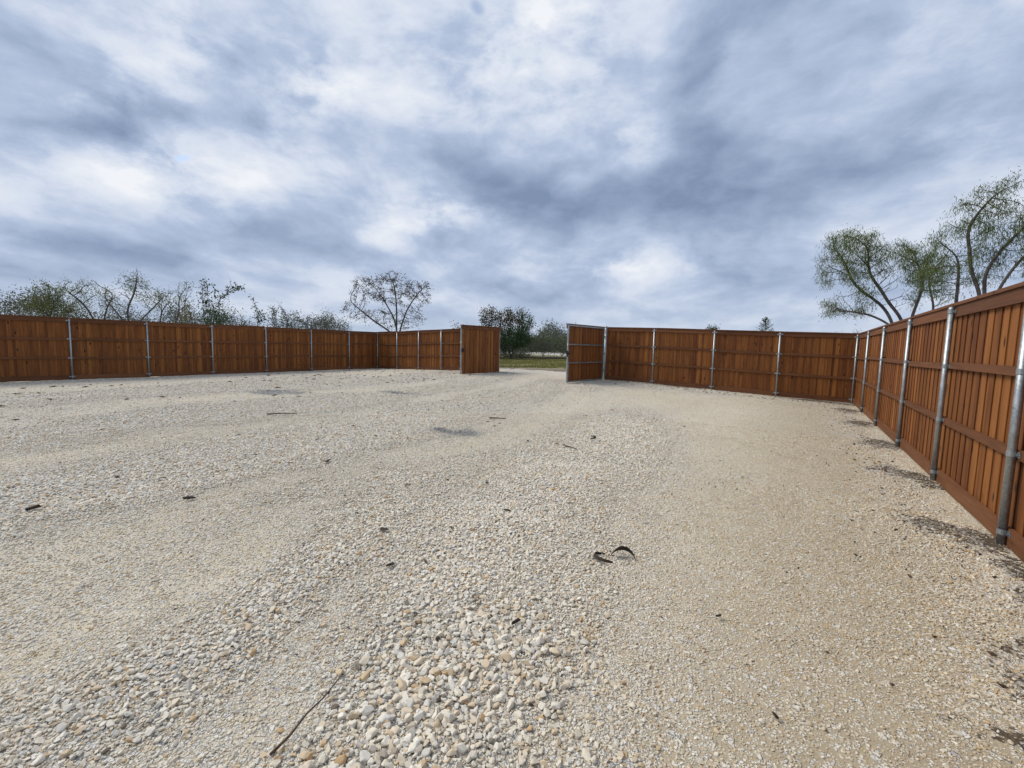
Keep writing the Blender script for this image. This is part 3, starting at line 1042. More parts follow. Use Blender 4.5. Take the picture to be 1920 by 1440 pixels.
# ================================================================== trees: space colonisation towards crown blobs
def grow(base, lean, blobs, n_att, step, infl, kill, seed, trunk_h, wander=0.25, max_it=90, depth_scale=0.9, stems=1, limbs=None):
    r = np.random.default_rng(seed)
    vol = np.array([b[3] * b[4] * b[5] for b in blobs])
    cnt = r.multinomial(n_att, vol / vol.sum())
    att = []
    for (bx, by, bz, rx, ry, rz), n in zip(blobs, cnt):
        v = r.normal(size=(n, 3)); v /= np.linalg.norm(v, axis=1)[:, None]
        v *= (r.uniform(0.15, 1, n) ** (1 / 2.2))[:, None]
        att.append(v * (rx, ry, rz) + (bx, by, bz))
    att = np.concatenate(att)
    nodes = []; parent = []
    zt = trunk_h
    tips0 = []
    for limb in (limbs or []):
        q = [np.array([0.0, 0.0, -0.1])] + [np.array(p_) for p_ in limb]
        q[0][:2] = 0.35 * q[1][:2]
        par = -1
        for j in range(len(q) - 1):
            k = max(1, int(np.linalg.norm(q[j + 1] - q[j]) / step))
            for i_ in range(k):
                t_ = i_ / k
                nodes.append(q[j] + (q[j + 1] - q[j]) * t_ + r.normal(0, 0.12 * step, 3)); parent.append(par)
                par = len(nodes) - 1
        nodes.append(q[-1]); parent.append(par)
    for s in range(0 if limbs else stems):
        p = np.array([0.0, 0.0, -0.1]) + (r.normal(0, 0.12, 3) * (1, 1, 0) if s else 0)
        tgt = np.array([lean[0], lean[1], zt])
        if stems > 1:
            a = 2 * math.pi * s / stems + r.uniform(0, 1)
            tgt = tgt + np.array([math.cos(a), math.sin(a), 0]) * 0.35 * zt * 0.5
        k = max(3, int(zt / step))
        par = -1
        bend = r.normal(0, 0.05 * zt, 3) * (1, 1, 0)
        for j in range(k + 1):
            t_ = j / k
            q = p + (tgt - p) * t_ + bend * math.sin(math.pi * t_)
            nodes.append(q); parent.append(par)
            par = len(nodes) - 1
    nodes = [np.array(q) for q in nodes]
    jit = {}
    for it in range(max_it):
        if len(att) == 0: break
        A = np.array(nodes)
        d = np.linalg.norm(att[:, None, :] - A[None], axis=2) if len(att) * len(A) < 6e6 else None
        if d is None:
            break
        near = d.argmin(1); dm = d.min(1)
        inf = infl if it > 3 or limbs else 1e9
        act = dm < inf
        if not act.any():
            inf = 1e9; act = dm < 1e9
        new = []
        for i in np.unique(near[act]):
            v = att[act & (near == i)] - A[i]
            v = v / np.linalg.norm(v, axis=1)[:, None]
            g = v.mean(0)
            ln = np.linalg.norm(g)
            if ln < 1e-3: g = r.normal(size=3); ln = np.linalg.norm(g)
            g = g / ln + r.normal(0, wander, 3)
            g /= np.linalg.norm(g)
            new.append((i, A[i] + g * step))
        new = [(i, q) for i, q in new if np.linalg.norm(A - q, axis=1).min() > 0.45 * step]
        if not new:
            dd = dm
            att = att[dd > np.quantile(dd, 0.1)]      # drop the attractors nothing can reach
            continue
        for i, q in new:
            nodes.append(q); parent.append(i)
        A2 = np.array([q for _, q in new])
        dd = np.linalg.norm(att[:, None, :] - A2[None], axis=2).min(1)
        att = att[dd > kill]
        if len(nodes) > 4200: break
    A = np.array(nodes); pa = np.array(parent)
    kid = [[] for _ in A]
    for i, p in enumerate(pa):
        if p >= 0: kid[p].append(i)
    wts = np.ones(len(A))
    for i in range(len(A) - 1, -1, -1):
        if pa[i] >= 0: wts[pa[i]] += wts[i]
    main = np.array([max(k, key=lambda q: wts[q]) if k else i for i, k in enumerate(kid)])
    for _ in range(5):
        B = A.copy()
        ok = (pa >= 0) & (main != np.arange(len(A)))
        B[ok] = 0.5 * A[ok] + 0.25 * (A[pa[ok]] + A[main[ok]])
        A = B
    return A, pa


def tree_mesh(nodes, parent, tip_r, power, seg_min=3, max_r=0.2, sag=0.0):
    n = len(nodes)
    rad = np.zeros(n)
    kids = [[] for _ in range(n)]
    for i, p in enumerate(parent):
        if p >= 0: kids[p].append(i)
    acc = np.zeros(n)
    for i in range(n - 1, -1, -1):
        if not kids[i]: acc[i] = tip_r ** power
        if parent[i] >= 0: acc[parent[i]] += acc[i]
    rad = np.minimum(acc ** (1 / power), max_r)
    mb = MB()
    # chains
    done = set()
    stack = [(i, None) for i in range(n) if parent[i] < 0]
    while stack:
        i, frm = stack.pop()
        chain = [frm] if frm is not None else []
        chain.append(i)
        while kids[chain[-1]]:
            ks = sorted(kids[chain[-1]], key=lambda q: -acc[q])
            for q in ks[1:]: stack.append((q, chain[-1]))
            chain.append(ks[0])
        if len(chain) < 2: continue
        rr = [rad[c] for c in chain]
        if frm is not None: rr[0] = rr[1]
        seg = 7 if max(rr) > 0.05 else (5 if max(rr) > 0.02 else 3)
        pts = [nodes[c] for c in chain]
        mb.tube(pts, rr, seg, False)
    tips = [i for i in range(n) if len(kids[i]) == 0]
    thin = [i for i in range(n) if rad[i] < tip_r * 2.6]
    return mb, tips, thin, rad


def leaf_cloud(centres, per, spread, length, width, droop, seed, tint_bias=0.0):
    """many single leaves (one quad each) round the given twig points"""
    r = np.random.default_rng(seed)
    C = np.repeat(np.asarray(centres), per, axis=0)
    n = len(C)
    C = C + r.normal(0, spread, (n, 3))
    d = r.normal(size=(n, 3)); d[:, 2] -= droop
    d /= np.linalg.norm(d, axis=1)[:, None]
    s = np.cross(d, r.normal(size=(n, 3))); s /= np.linalg.norm(s, axis=1)[:, None]
    Ls = length * r.uniform(0.6, 1.35, n)[:, None]
    Ws = width * r.uniform(0.6, 1.3, n)[:, None]
    v0 = C; v1 = C + d * Ls * 0.45 + s * Ws * 0.5; v2 = C + d * Ls; v3 = C + d * Ls * 0.45 - s * Ws * 0.5
    V = np.stack([v0, v1, v2, v3], 1).reshape(-1, 3)
    tint = np.clip(r.normal(0.5 + tint_bias, 0.22, n), 0, 1)
    return V, tint


def crown_mesh(V, tint, mat):
    n = len(V) // 4
    me = bpy.data.meshes.new('crown')
    me.vertices.add(len(V)); me.vertices.foreach_set('co', V.astype(np.float32).ravel())
    me.loops.add(n * 4); me.loops.foreach_set('vertex_index', np.arange(n * 4))
    me.polygons.add(n); me.polygons.foreach_set('loop_start', np.arange(0, n * 4, 4))
    me.update(calc_edges=True)
    set_attr(me, 'leaf_tint', tint, domain='FACE')
    me.materials.append(mat)
    return me


def tree(name, label, cat, base, blobs, leaf, seed, n_att=420, step=0.22, kill=0.34, infl=2.2, trunk_h=1.2, lean=(0, 0), tip_r=0.006, power=2.2,
         per=5, spread=0.10, length=0.12, width=0.03, droop=0.4, density=1.0, wander=0.25, stems=1, group=None, depth=0.85, top_bias=0.0, second=None, max_r=0.2, limbs=None):
    """blobs: (u, z, ru, rz) in the plane facing the yard's viewpoint; u is to the right seen from there"""
    bx, by = base
    z = float(terrain_z(np.array(bx), np.array(by)))
    a = Vector((bx, by, 0)).normalized()
    rv = np.array([a.y, -a.x, 0]); av = np.array([a.x, a.y, 0])
    r = np.random.default_rng(seed + 1000)
    bl = []
    for u, zz, ru, rz in blobs:
        dep = r.uniform(-0.35, 0.35) * ru
        c_ = rv * u + av * dep
        bl.append((c_[0], c_[1], zz - z, ru, ru * depth, rz))
    lim = None
    if limbs:
        lim = []
        for l_ in limbs:
            slope = r.uniform(-0.22, 0.22)
            lim.append([tuple((rv * u + av * slope * max(0, zz - 2.4))[:2]) + (zz - z,) for u, zz in l_])
    # blob radii are isotropic in plan, so no rotation is needed
    nodes, par = grow(base, (rv * lean[0] + av * lean[1])[:2], bl, n_att, step, infl, kill, seed, trunk_h, wander, stems=stems, limbs=lim)
    root = bpy.data.objects.new(name, None)
    col.objects.link(root)
    root.location = (bx, by, z)
    tag(root, label, cat, group)
    mb, tips, thin, rad = tree_mesh(nodes, par, tip_r, power, max_r=max_r)
    me = mb.mesh('trunk', True)
    obj('trunk', me, root, M_BARK)
    pts = np.array([nodes[i] for i in thin])
    if len(pts) and density > 0:
        # leaves thin out unevenly through the crown
        keepv = fbm(pts[:, 0] * 2.1 + pts[:, 2] * 1.1 + seed, pts[:, 1] * 2.1 + pts[:, 2] * 1.9, seed, 2)
        keepv = keepv - top_bias * (pts[:, 2] - pts[:, 2].min()) / (np.ptp(pts[:, 2]) + 1e-6)
        kk = keepv < np.quantile(keepv, min(1, density)) if density < 1 else np.ones(len(pts), bool)
        pts = pts[kk]
        if second is None:
            V, ti = leaf_cloud(pts, per, spread, length, width, droop, seed + 5)
            obj('crown', crown_mesh(V, ti, leaf), root)
        else:
            u = pts @ rv
            m2 = second[1](u, pts[:, 2])
            for sel, lm in ((~m2, leaf), (m2, second[0])):
                if sel.sum():
                    V, ti = leaf_cloud(pts[sel], per, spread, length, width, droop, seed + 5)
                    obj('crown', crown_mesh(V, ti, lm), root)
    return root


# --- two mesquites over the right fence
tree('mesquite_tree', 'feathery green mesquite leaning left behind the right back corner of the fence', 'tree', (2.87, 19.79),
     [(-1.65, 5.45, 1.0, 0.75), (-2.15, 4.75, 0.55, 0.65), (-0.35, 5.05, 1.0, 0.6), (-1.55, 3.45, 1.0, 0.45), (0.55, 4.6, 0.75, 0.7), (-0.25, 3.9, 0.8, 0.6), (-1.1, 4.6, 0.9, 0.7), (0.8, 3.8, 0.5, 0.5)],
     L_MESQ, 3, n_att=1700, step=0.14, kill=0.16, infl=1.3, tip_r=0.0072, power=2.3, per=36, spread=0.10, length=0.115, width=0.0135, droop=1.9, density=0.58, top_bias=0.35, wander=0.24, max_r=0.050,
     limbs=[[(-0.25, 2.81), (-0.58, 3.48), (-1.26, 4.02), (-1.64, 4.58), (-1.75, 5.1)], [(-0.02, 2.96), (-0.47, 3.6), (-0.65, 4.01), (-0.97, 4.44), (-1.14, 4.96)],
            [(0.19, 3.08), (0.3, 3.56), (0.42, 4.13), (0.23, 4.72)], [(0.72, 3.3), (0.55, 3.93), (0.43, 4.41)], [(-0.2, 2.7), (-0.9, 3.15), (-1.7, 3.3)]])
tree('mesquite_tree', 'tall feathery mesquite rising over the right fence at the edge of the picture', 'tree', (4.00, 16.52),
     [(-0.35, 5.65, 0.42, 0.60), (-0.85, 4.95, 0.45, 0.50), (0.14, 5.15, 0.6, 0.75), (-0.1, 4.2, 0.8, 0.6), (0.6, 4.6, 0.7, 0.9), (-0.95, 3.85, 0.6, 0.5), (1.0, 4.4, 0.7, 0.9), (0.15, 6.0, 0.35, 0.40)],
     L_MESQ, 14, n_att=1700, step=0.13, kill=0.15, infl=1.3, tip_r=0.0068, power=2.3, per=34, spread=0.095, length=0.11, width=0.013, droop=1.9, density=0.55, top_bias=0.20, wander=0.24, max_r=0.043,
     limbs=[[(-0.05, 3.42), (-0.11, 3.93), (0.16, 4.56), (0.46, 4.97)], [(-0.12, 3.37), (-0.37, 4.01), (-0.42, 4.65), (-0.55, 5.13), (-0.27, 5.68), (0.03, 6.11)],
            [(-0.58, 3.25), (-0.59, 3.88), (-0.61, 4.52), (-1.09, 4.96)], [(0.16, 3.5), (0.4, 4.02), (0.67, 4.47)], [(0.3, 3.3), (0.8, 3.8), (1.2, 4.2)]])
# --- bare spreading tree over the back left corner
tree('bare_tree', 'wide nearly bare tree with thin fanned branches above the back left fence', 'tree', (-31.72, 27.53),
     [(-2.2, 7.1, 1.6, 0.8), (0.1, 7.3, 1.9, 0.9), (2.3, 6.9, 1.6, 0.9), (0.2, 6.0, 2.6, 0.8), (-2.6, 5.9, 1.5, 0.9), (3.0, 6.0, 1.0, 0.8), (-3.2, 4.5, 1.6, 1.0), (-1.2, 4.0, 2.2, 0.9), (1.6, 4.2, 1.8, 1.0), (0.4, 3.5, 2.2, 0.6)],
     L_BROWN, 21, n_att=2200, step=0.28, kill=0.32, infl=2.6, tip_r=0.010, power=2.3, per=9, spread=0.12, length=0.16, width=0.06, droop=0.3, density=0.5, top_bias=0.3, wander=0.18, max_r=0.15,
     limbs=[[(0.50, 2.4), (0.29, 3.93), (-0.52, 5.36), (-1.12, 6.34)], [(0.6, 2.6), (1.3, 4.75), (2.22, 6.28), (2.95, 7.06)], [(0.42, 2.6), (0.39, 5.79), (0.1, 7.67)], [(0.2, 2.6), (-1.41, 3.57), (-2.75, 4.63), (-3.84, 5.53)]])
# --- tree and shrubs seen through the gate
tree('bushy_tree', 'dense bushy tree with green middle and brownish top seen through the gateway', 'tree', (-26.64, 39.93),
     [(1.5, 4.4, 1.15, 1.35), (-0.6, 4.4, 1.35, 1.4), (-2.62, 4.97, 1.2, 1.0), (0.08, 2.6, 2.4, 1.3), (0.3, 5.0, 1.0, 0.9)],
     L_GREEN, 31, n_att=700, step=0.32, kill=0.40, infl=3, trunk_h=0.8, tip_r=0.010, per=36, spread=0.24, length=0.17, width=0.09, droop=0.2, density=0.95, wander=0.25, stems=3,
     second=(L_BROWN, lambda u, z: (z > 3.6) & (u < 0.9)))
GS = 'scrub behind the gateway'
tree('mesquite_shrub', 'grey green forked shrub just right of the bushy tree in the gateway', 'shrub', (-25.6, 45.2),
     [(-0.7, 2.3, 1.3, 1.0), (0.4, 2.5, 1.2, 1.0)], L_OLIVE, 35, n_att=360, step=0.28, kill=0.36, infl=3, trunk_h=0.7, tip_r=0.011, per=9, spread=0.22, length=0.20, width=0.07, stems=3)
tree('mesquite_shrub', 'grey green shrub beside the free edge of the metal framed gate', 'shrub', (-23.6, 46.3),
     [(0.0, 2.2, 1.5, 0.9), (1.2, 2.1, 1.2, 0.9)], L_OLIVE, 36, n_att=360, step=0.28, kill=0.36, infl=3, trunk_h=0.7, tip_r=0.011, per=8, spread=0.22, length=0.20, width=0.07, stems=2)
# --- left row
tree('acacia_tree', 'olive leaved flat topped tree at the far left above the fence', 'tree', (-35.48, 6.09),
     [(0.1, 4.15, 0.9, 0.70), (-0.34, 3.4, 1.0, 0.6), (0.5, 3.3, 0.8, 0.6)], L_OLIVE, 41, n_att=520, step=0.20, kill=0.26, infl=2, trunk_h=1.6, tip_r=0.008, per=26, spread=0.12, length=0.10, width=0.04, droop=0.0)
tree('mesquite_tree', 'sparse mesquite with arching trunk leaning left, beside the olive leaved tree', 'tree', (-31.22, 7.04),
     [(-0.9, 4.10, 0.6, 0.55), (-0.21, 4.15, 0.82, 0.6), (0.5, 3.7, 0.75, 0.65), (-0.6, 3.3, 0.7, 0.4)], L_MESQ, 43, n_att=800, step=0.16, kill=0.19, infl=2, trunk_h=1.7, lean=(0.4, 0), tip_r=0.0075, max_r=0.045, per=9, spread=0.12, length=0.11, width=0.030, droop=0.7, density=0.6, wander=0.22,
     limbs=[[(-0.02, 2.5), (-0.25, 3.13), (-0.72, 3.78), (-1.13, 4.01)], [(0.3, 2.5), (0.47, 3.33), (0.81, 3.92)]])
tree('mesquite_tree', 'bare branched mesquite with the highest twigs of the left thicket', 'tree', (-29.92, 8.12),
     [(0.19, 4.3, 0.80, 1.0), (-0.56, 3.71, 0.85, 0.77), (0.95, 3.85, 0.8, 0.75), (0.3, 5.2, 0.3, 0.35)], L_MESQ, 47, n_att=900, step=0.16, kill=0.18, infl=2, trunk_h=1.6, tip_r=0.0075, max_r=0.045, per=8, spread=0.12, length=0.11, width=0.030, droop=0.7, density=0.5, wander=0.22,
     limbs=[[(-0.08, 2.63), (-0.1, 3.2), (0.23, 4.07), (0.4, 5.07)], [(0.3, 2.5), (1.04, 3.42), (1.52, 4.04)], [(-0.19, 2.5), (-0.78, 3.42), (-1.06, 3.94)]])
tree('mesquite_tree', 'thin mesquite with bare twigs reaching right, beside the golden bush', 'tree', (-30.49, 9.70),
     [(0.5, 3.8, 1.0, 0.8), (1.15, 4.4, 0.5, 0.9)], L_MESQ, 53, n_att=700, step=0.16, kill=0.19, infl=2, trunk_h=1.6, lean=(0.1, 0), tip_r=0.008, per=4, spread=0.10, length=0.12, width=0.035, droop=0.7, density=0.5, wander=0.3, stems=2)
tree('golden_bush', 'yellowish golden leaved bush between the bare mesquite and the elm sapling', 'shrub', (-31.98, 11.54),
     [(-0.04, 3.3, 0.55, 0.75)], L_GOLD, 57, n_att=160, step=0.18, kill=0.26, infl=2, trunk_h=1.5, tip_r=0.008, per=9, spread=0.11, length=0.12, width=0.055, stems=2)
tree('elm_sapling', 'dark leaved sapling with two long upright shoots above the left fence', 'tree', (-31.51, 12.78),
     [(-0.25, 4.2, 0.7, 1.2), (1.25, 5.15, 0.65, 0.38), (0.6, 4.5, 0.5, 0.5), (-0.6, 4.9, 0.4, 0.75), (-0.2, 5.6, 0.2, 0.3)], L_DARK, 59, n_att=300, step=0.18, kill=0.27, infl=2, trunk_h=2.0, tip_r=0.008, per=6, spread=0.08, length=0.17, width=0.075, droop=0.4, density=0.85, stems=2)
tree('dark_bush', 'low dense dark green bush at the foot of the two shoot sapling', 'shrub', (-30.53, 12.53),
     [(-0.05, 2.9, 0.85, 0.70)], L_GREEN, 61, n_att=260, step=0.18, kill=0.25, infl=2, trunk_h=1.2, tip_r=0.008, per=14, spread=0.12, length=0.12, width=0.05, stems=3)
tree('slender_shrub', 'thin leafy shoot standing alone left of the broad low shrubs', 'shrub', (-34.15, 16.67),
     [(-0.15, 4.3, 0.22, 0.85), (0.25, 3.5, 0.6, 0.5)], L_DARK, 63, n_att=140, step=0.18, kill=0.27, infl=2, trunk_h=2.0, tip_r=0.009, per=7, spread=0.09, length=0.17, width=0.075)
tree('broad_shrub', 'loose grey green shrub in front of the slender shoot above the left fence', 'shrub', (-33.36, 18.19),
     [(-0.3, 3.7, 0.9, 0.85), (0.7, 3.5, 0.9, 0.7)], L_GREY, 65, n_att=340, step=0.2, kill=0.29, infl=2, trunk_h=1.7, tip_r=0.009, per=9, spread=0.12, length=0.14, width=0.055, stems=3)
tree('broad_shrub', 'low wide grey green shrub left of the wide bare tree', 'shrub', (-32.23, 20.13),
     [(-0.3, 3.25, 1.3, 0.55), (1.0, 3.2, 0.9, 0.7)], L_GREY, 67, n_att=340, step=0.2, kill=0.29, infl=2, trunk_h=1.6, tip_r=0.009, per=9, spread=0.12, length=0.14, width=0.055, stems=3)
# --- small tops over the back right fence
tree('round_tree', 'small rounded dark tree top peeking over the back right fence', 'tree', (-9.13, 59.30),
     [(-0.14, 4.1, 0.85, 0.75)], L_DARK, 71, n_att=200, step=0.3, kill=0.34, infl=3, trunk_h=2.4, tip_r=0.012, per=22, spread=0.18, length=0.2, width=0.10)
tree('dry_shrub', 'wispy dry twigs showing just above the fence near the right corner', 'shrub', (2.91, 39.89),
     [(-0.5, 3.05, 0.6, 0.55), (0.4, 3.05, 0.7, 0.6)], L_GREY, 73, n_att=220, step=0.2, kill=0.3, infl=2, trunk_h=1.4, tip_r=0.009, per=3, spread=0.1, length=0.13, width=0.03, stems=3)
tree('low_tree', 'low olive tree top behind the fence left of the boarded gate leaf', 'tree', (-30.3, 37.0),
     [(0.0, 2.9, 1.4, 1.0), (2.4, 2.7, 1.1, 1.0)], L_OLIVE, 75, n_att=360, step=0.3, kill=0.38, infl=3, trunk_h=1.0, tip_r=0.012, per=12, spread=0.2, length=0.2, width=0.09, stems=2)


def cedar():
    bx, by = -2.75, 44.9
    z = float(terrain_z(np.array(bx), np.array(by)))
    root = bpy.data.objects.new('cedar_tree', None)
    col.objects.link(root)
    root.location = (bx, by, z)
    tag(root, 'pointed young cedar tip poking over the back right fence', 'tree')
    r = random.Random(5)
    H = 4.30
    mb = MB()
    mb.tube([(0, 0, -0.1), (0.02, 0, 2.2), (0, 0, H)], [0.07, 0.045, 0.008], 6)
    pts = []
    for i in range(46):
        zz = 0.8 + (H - 0.9) * i / 46
        Lb = (H - zz) * 0.42 + 0.14
        a = i * 2.4
        e = Vector((math.cos(a) * Lb, math.sin(a) * Lb, zz + Lb * 0.55))
        mb.tube([(0, 0, zz), (e.x * 0.5, e.y * 0.5, zz + Lb * 0.2), e], [0.014, 0.010, 0.005], 4)
        for s in range(9):
            f = 0.25 + 0.75 * s / 8
            pts.append((e.x * f, e.y * f, zz + (e.z - zz) * f))
    for s in range(14): pts.append((0, 0, H - 0.05 * s))
    obj('trunk', mb.mesh('trunk', True), root, M_BARK)
    V, ti = leaf_cloud(pts, 6, 0.05, 0.11, 0.035, -0.4, 8)
    obj('crown', crown_mesh(V, ti, L_DARK), root)


cedar()


# --- continuous far thickets (nobody could count them)
def thicket(name, label, pts_fn, n, leaf, seed, per=16, spread=0.35, length=0.22, width=0.09, twigs=True):
    r = np.random.default_rng(seed)
    P_ = pts_fn(r, n)
    V, ti = leaf_cloud(P_, per, spread, length, width, 0.1, seed)
    root = obj(name, crown_mesh(V, ti, leaf))
    tag(root, label, 'thicket', kind='stuff')
    return root


def left_band(r, n):
    az = r.uniform(-0.03, 0.62, n)            # angle from -x towards +y
    D = r.uniform(40, 52, n)
    x = -np.cos(az) * D; y = np.sin(az) * D
    top = 2.4 + 2.3 * sstep(fbm(az * 24, D * 0.05, 5, 3), 0.1, 0.9) - 0.4 * sstep(az, 0.40, 0.6)
    z = r.uniform(0, 1, n) ** 0.7 * top
    return np.stack([x, y, z], 1)


def gate_band(r, n):
    az = r.uniform(0.42, 0.72, n)
    D = r.uniform(96, 122, n)
    x = -np.sin(az) * D; y = np.cos(az) * D
    top = 0.8 + 7.5 * sstep(fbm(az * 46, D * 0.05, 15, 3), 0.15, 0.95)
    z = 0.5 + r.uniform(0, 1, n) ** 0.8 * top
    return np.stack([x, y, z], 1)


def gate_low(r, n):
    az = r.uniform(0.44, 0.68, n)
    D = r.uniform(47, 56, n)
    x = -np.sin(az) * D; y = np.cos(az) * D
    gapf = sstep(fbm(az * 40, D * 0.02, 25, 2), 0.35, 0.55)
    z = 0.55 + (0.35 + 1.9 * gapf) * r.uniform(0, 1, n)
    z = np.where((z < 1.3) & (az < 0.55), z + 0.9, z)
    return np.stack([x, y, z], 1)


thicket('scrub_thicket', 'hazy grey green scrub massed behind the left fence', left_band, 5200, L_GREY, 81, per=18, spread=0.35, length=0.15, width=0.06)
thicket('scrub_thicket', 'low grey green scrub far off behind the gateway', gate_band, 2000, L_GREY, 83, spread=0.6, length=0.42, width=0.20)
thicket('scrub_thicket', 'twiggy dark undergrowth beneath the bushy tree beyond the gateway', gate_low, 900, L_GREY, 85, spread=0.4, length=0.30, width=0.05)


# --- grass strip beyond the gate
def grass():
    r = np.random.default_rng(91)
    n = 26000
    x = r.uniform(-38, -8, n); y = 24.9 + 17 * r.uniform(0, 1, n) ** 1.3
    k = (fbm(x * 0.5, y * 0.5, 92, 3) + 0.12 * sstep(y, 24, 28)) > 0.50
    x, y = x[k], y[k]
    z = terrain_z(x, y) - 0.01
    C = np.stack([x, y, z], 1)
    n = len(C)
    h = 0.10 + 0.16 * r.uniform(0, 1, n) ** 2
    a = r.uniform(0, 6.283, n)
    side = np.stack([np.cos(a), np.sin(a), np.zeros(n)], 1) * 0.022
    tip = C + np.stack([r.normal(0, 0.08, n), r.normal(0, 0.08, n), h], 1)
    V = np.stack([C - side, C + side, tip + side * 0.2, tip - side * 0.2], 1).reshape(-1, 3)
    o = obj('grass', crown_mesh(V, np.clip(r.normal(0.5, 0.25, n), 0, 1), L_GRASS))
    tag(o, 'short yellow green grass strip outside the gateway', 'grass', kind='stuff')


grass()

# a low dark line, modelled as a tube, at the back of the grass
mb = MB()
lp = [(-30.5, 44.2), (-27.5, 43.9), (-24.5, 44.3), (-22.0, 44.1), (-19.0, 44.5)]
mb.tube([(x, y, float(terrain_z(np.array(x), np.array(y))) + 0.10) for x, y in lp], [0.10, 0.16, 0.18, 0.17, 0.12], 8)
tag(obj('dark_line', mb.mesh('dark_line', True), None, M_BARK), 'long low dark line at the back of the grass beyond the gateway', 'log')


# ================================================================== debris on the gravel
def gz(x, y):
    return float(yard_z(np.array([x]), np.array([y]))[0])


def bark_curl(label, x, y, radius, arc, width, rz, rise=0.0, thick=0.006, name='bark_strip'):
    """a curled strip of bark lying on its edge"""
    mb = MB()
    n = 16
    r = random.Random(int(abs(x * 97 + y * 31) * 100))
    prev = None
    vs = []; fs = []
    for i in range(n + 1):
        tt = i / n
        a = -arc / 2 + arc * tt
        wd = width * (0.35 + 0.65 * math.sin(math.pi * (0.08 + 0.84 * tt))) * r.uniform(0.88, 1.12)
        ro = radius * (1 + 0.10 * math.sin(tt * 5))
        up = rise * math.sin(math.pi * tt)
        for rr_, z in ((ro, 0.0), (ro - thick, 0.0), (ro - thick - wd * 0.35, wd), (ro - wd * 0.35, wd)):
            vs.append((rr_ * math.cos(a) - radius, rr_ * math.sin(a), z + up + r.uniform(-0.001, 0.001)))
    for i in range(n):
        for k in range(4):
            k2 = (k + 1) % 4
            fs.append((i * 4 + k, i * 4 + k2, (i + 1) * 4 + k2, (i + 1) * 4 + k))
    fs.append((3, 2, 1, 0)); fs.append(tuple(n * 4 + k for k in range(4)))
    mb.add(vs, fs)
    o = obj(name, mb.mesh(name), None, M_LITTER)
    o.location = (x, y, gz(x, y) + 0.026)
    o.rotation_euler = (0.1, -0.15, rz)
    tag(o, label, 'bark')
    return o


def chip(label, x, y, sx, sy, sz, rz, seed, name='bark_chip'):
    r = random.Random(seed)
    bm = bmesh.new()
    for i in range(22):
        a = r.uniform(0, 6.283); q = r.uniform(0.5, 1.0)
        bm.verts.new((math.cos(a) * sx * q * 0.52, math.sin(a) * sy * q * 0.52, r.uniform(0, sz) * (1.1 - 0.5 * q)))
    res = bmesh.ops.convex_hull(bm, input=bm.verts)
    bmesh.ops.delete(bm, geom=[e for e in res['geom_interior'] if isinstance(e, bmesh.types.BMVert)], context='VERTS')
    me = bpy.data.meshes.new(name)
    bm.to_mesh(me); bm.free()
    o = obj(name, me, None, M_LITTER)
    o.location = (x, y, gz(x, y) + 0.022)
    o.rotation_euler = (r.uniform(-0.2, 0.2), r.uniform(-0.2, 0.2), rz)
    tag(o, label, 'bark')
    return o


bark_curl('black C shaped bark curl, the left one of the close pair', -1.27, 3.20, 0.10, 3.5, 0.026, R(222))
bark_curl('black arched bark curl, the right one of the close pair', -1.12, 3.42, 0.120, 2.1, 0.046, R(110), 0.02)
bark_curl('small black hooked bark curl lying farthest up the gravel', -3.07, 7.53, 0.085, 3.4, 0.030, R(20))
chip('flat black bark chip with pointed end left of the close pair of curls', -2.50, 2.15, 0.085, 0.045, 0.022, R(60), 1)
chip('crumbled dark bark bits lying above the flat black chip', -3.04, 2.54, 0.09, 0.05, 0.02, R(20), 2)
chip('dark brown bark lump on the left gravel', -5.29, 1.84, 0.13, 0.06, 0.035, R(80), 3)
chip('dark bark piece on the smooth track left of centre', -5.43, 3.56, 0.13, 0.07, 0.03, R(120), 4)
chip('dark splinter of bark at the far left edge of the gravel', -6.04, 0.83, 0.13, 0.045, 0.05, R(70), 5)
chip('round black bark knot among the large pale stones', -1.61, 1.73, 0.038, 0.032, 0.02, R(0), 6)
chip('thin black bark sliver on the middle gravel band', -2.39, 3.57, 0.11, 0.03, 0.018, R(30), 7)
chip('brown wood wedge standing between stones in the near middle', -1.33, 2.12, 0.075, 0.022, 0.03, R(70), 8)
chip('small dark bark flake beside the thin straight twig', -3.42, 6.65, 0.10, 0.05, 0.02, R(10), 9)
chip('brown leaf shaped chip on the tan gravel at lower right', 0.02, 2.28, 0.05, 0.022, 0.012, R(140), 10)
chip('dark curled flake on the tan gravel right of centre', -0.32, 2.95, 0.06, 0.025, 0.02, R(60), 12)


def stick(label, pts, rad, name='stick'):
    mb = MB()
    P3 = []
    for i, (x, y, dz_) in enumerate(pts):
        P3.append((x - pts[0][0], y - pts[0][1], gz(x, y) + dz_ - gz(pts[0][0], pts[0][1])))
    mb.tube(P3, [rad * (1 - 0.6 * i / (len(pts) - 1)) for i in range(len(pts))], 7)
    o = obj(name, mb.mesh(name, True), None, M_STICK)
    o.location = (pts[0][0], pts[0][1], gz(pts[0][0], pts[0][1]))
    tag(o, label, 'stick')
    return o


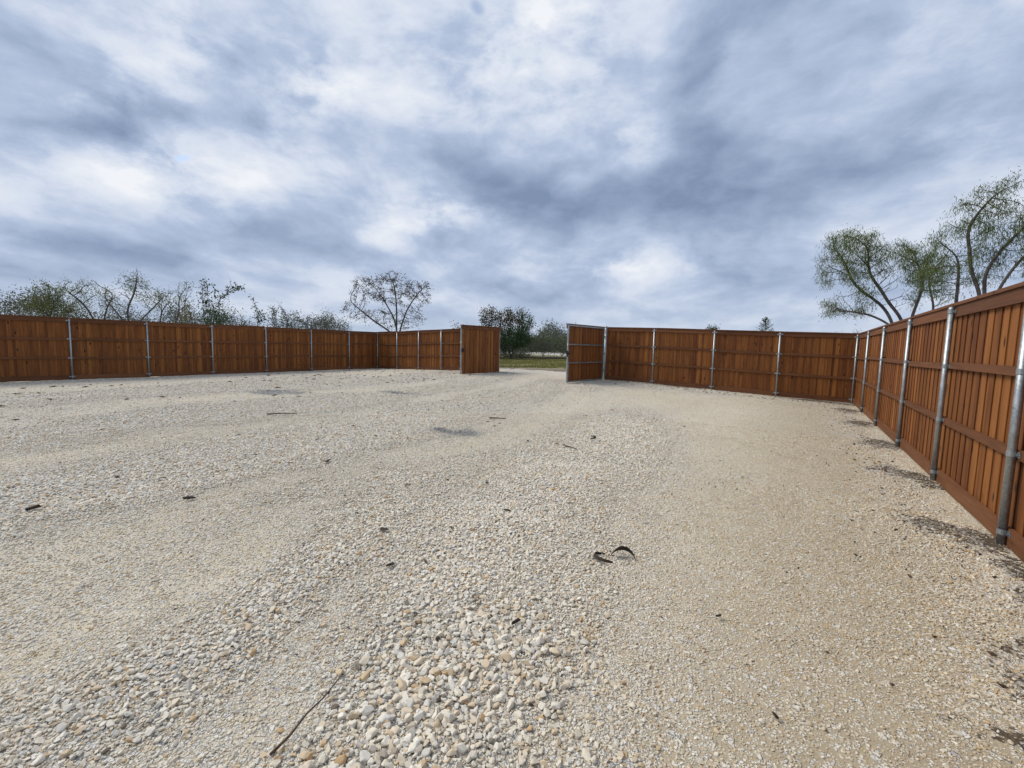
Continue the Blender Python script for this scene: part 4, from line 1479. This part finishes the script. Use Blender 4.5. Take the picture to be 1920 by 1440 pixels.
stick('long thin reddish brown stick lying on gravel at the bottom of the picture', [(-1.69, 0.83, 0.035), (-1.705, 0.92, 0.042), (-1.745, 1.02, 0.046), (-1.765, 1.12, 0.045), (-1.81, 1.25, 0.050)], 0.0065)
stick('straight dark twig pointing right in the middle distance', [(-3.25, 6.55, 0.03), (-3.1, 6.5, 0.035), (-2.95, 6.45, 0.03)], 0.014)
stick('thin dark twig lying across the far left gravel band', [(-9.9, 5.0, 0.04), (-9.75, 5.25, 0.05), (-9.55, 5.5, 0.04)], 0.018)
stick('short dark twig beyond the grey patch near the middle', [(-5.9, 8.0, 0.04), (-5.75, 8.12, 0.05), (-5.55, 8.18, 0.045)], 0.018)

# uncounted leaf litter and twig bits, thickest along the fences
def litter():
    r = np.random.default_rng(101)
    xs, ys, ls = [], [], []
    for _ in range(150):
        xs.append(r.uniform(-22.5, -13)); ys.append(r.uniform(9.0, 18.3)); ls.append(r.uniform(0.06, 0.22))
    for _ in range(40):
        xs.append(r.uniform(-21, -12)); ys.append(r.uniform(1.5, 9)); ls.append(r.uniform(0.06, 0.25))
    for _ in range(60):
        xs.append(r.uniform(-6.5, 1.3)); ys.append(r.uniform(17.2, 18.6)); ls.append(r.uniform(0.04, 0.14))
    for _ in range(150):
        xs.append(1.4 - abs(r.normal(0, 0.45))); ys.append(r.uniform(3.0, 18.0)); ls.append(r.uniform(0.015, 0.06))
    for _ in range(90):
        xs.append(r.uniform(-4, 1.0)); ys.append(r.uniform(1.5, 9)); ls.append(r.uniform(0.008, 0.030))
    for _ in range(60):
        xs.append(r.uniform(-9, -2)); ys.append(r.uniform(2, 12)); ls.append(r.uniform(0.02, 0.10))
    xs = np.array(xs); ys = np.array(ys)
    zs = yard_z(xs, ys) + 0.016
    mb = MB()
    for x, y, z, l in zip(xs, ys, zs, ls):
        a = r.uniform(0, 6.283)
        dx, dy = math.cos(a) * l / 2, math.sin(a) * l / 2
        nx, ny = -dy, dx
        k = r.uniform(0.05, 0.20)
        h = 0.006 + 0.10 * l
        bend = r.uniform(-0.3, 0.3)
        mb.add([(x - dx, y - dy, z), (x + nx * (k + bend), y + ny * (k + bend), z + 0.003), (x + dx, y + dy, z + h * 0.4), (x - nx * (k - bend), y - ny * (k - bend), z + h),
                (x, y, z - 0.012)],
               [(0, 1, 3), (1, 2, 3), (0, 4, 1), (1, 4, 2), (2, 4, 3), (3, 4, 0)])
    o = obj('leaf_litter', mb.mesh('leaf_litter'), None, M_STICK)
    tag(o, 'tiny dark twigs and dead leaves strewn over the gravel', 'litter', kind='stuff')


litter()
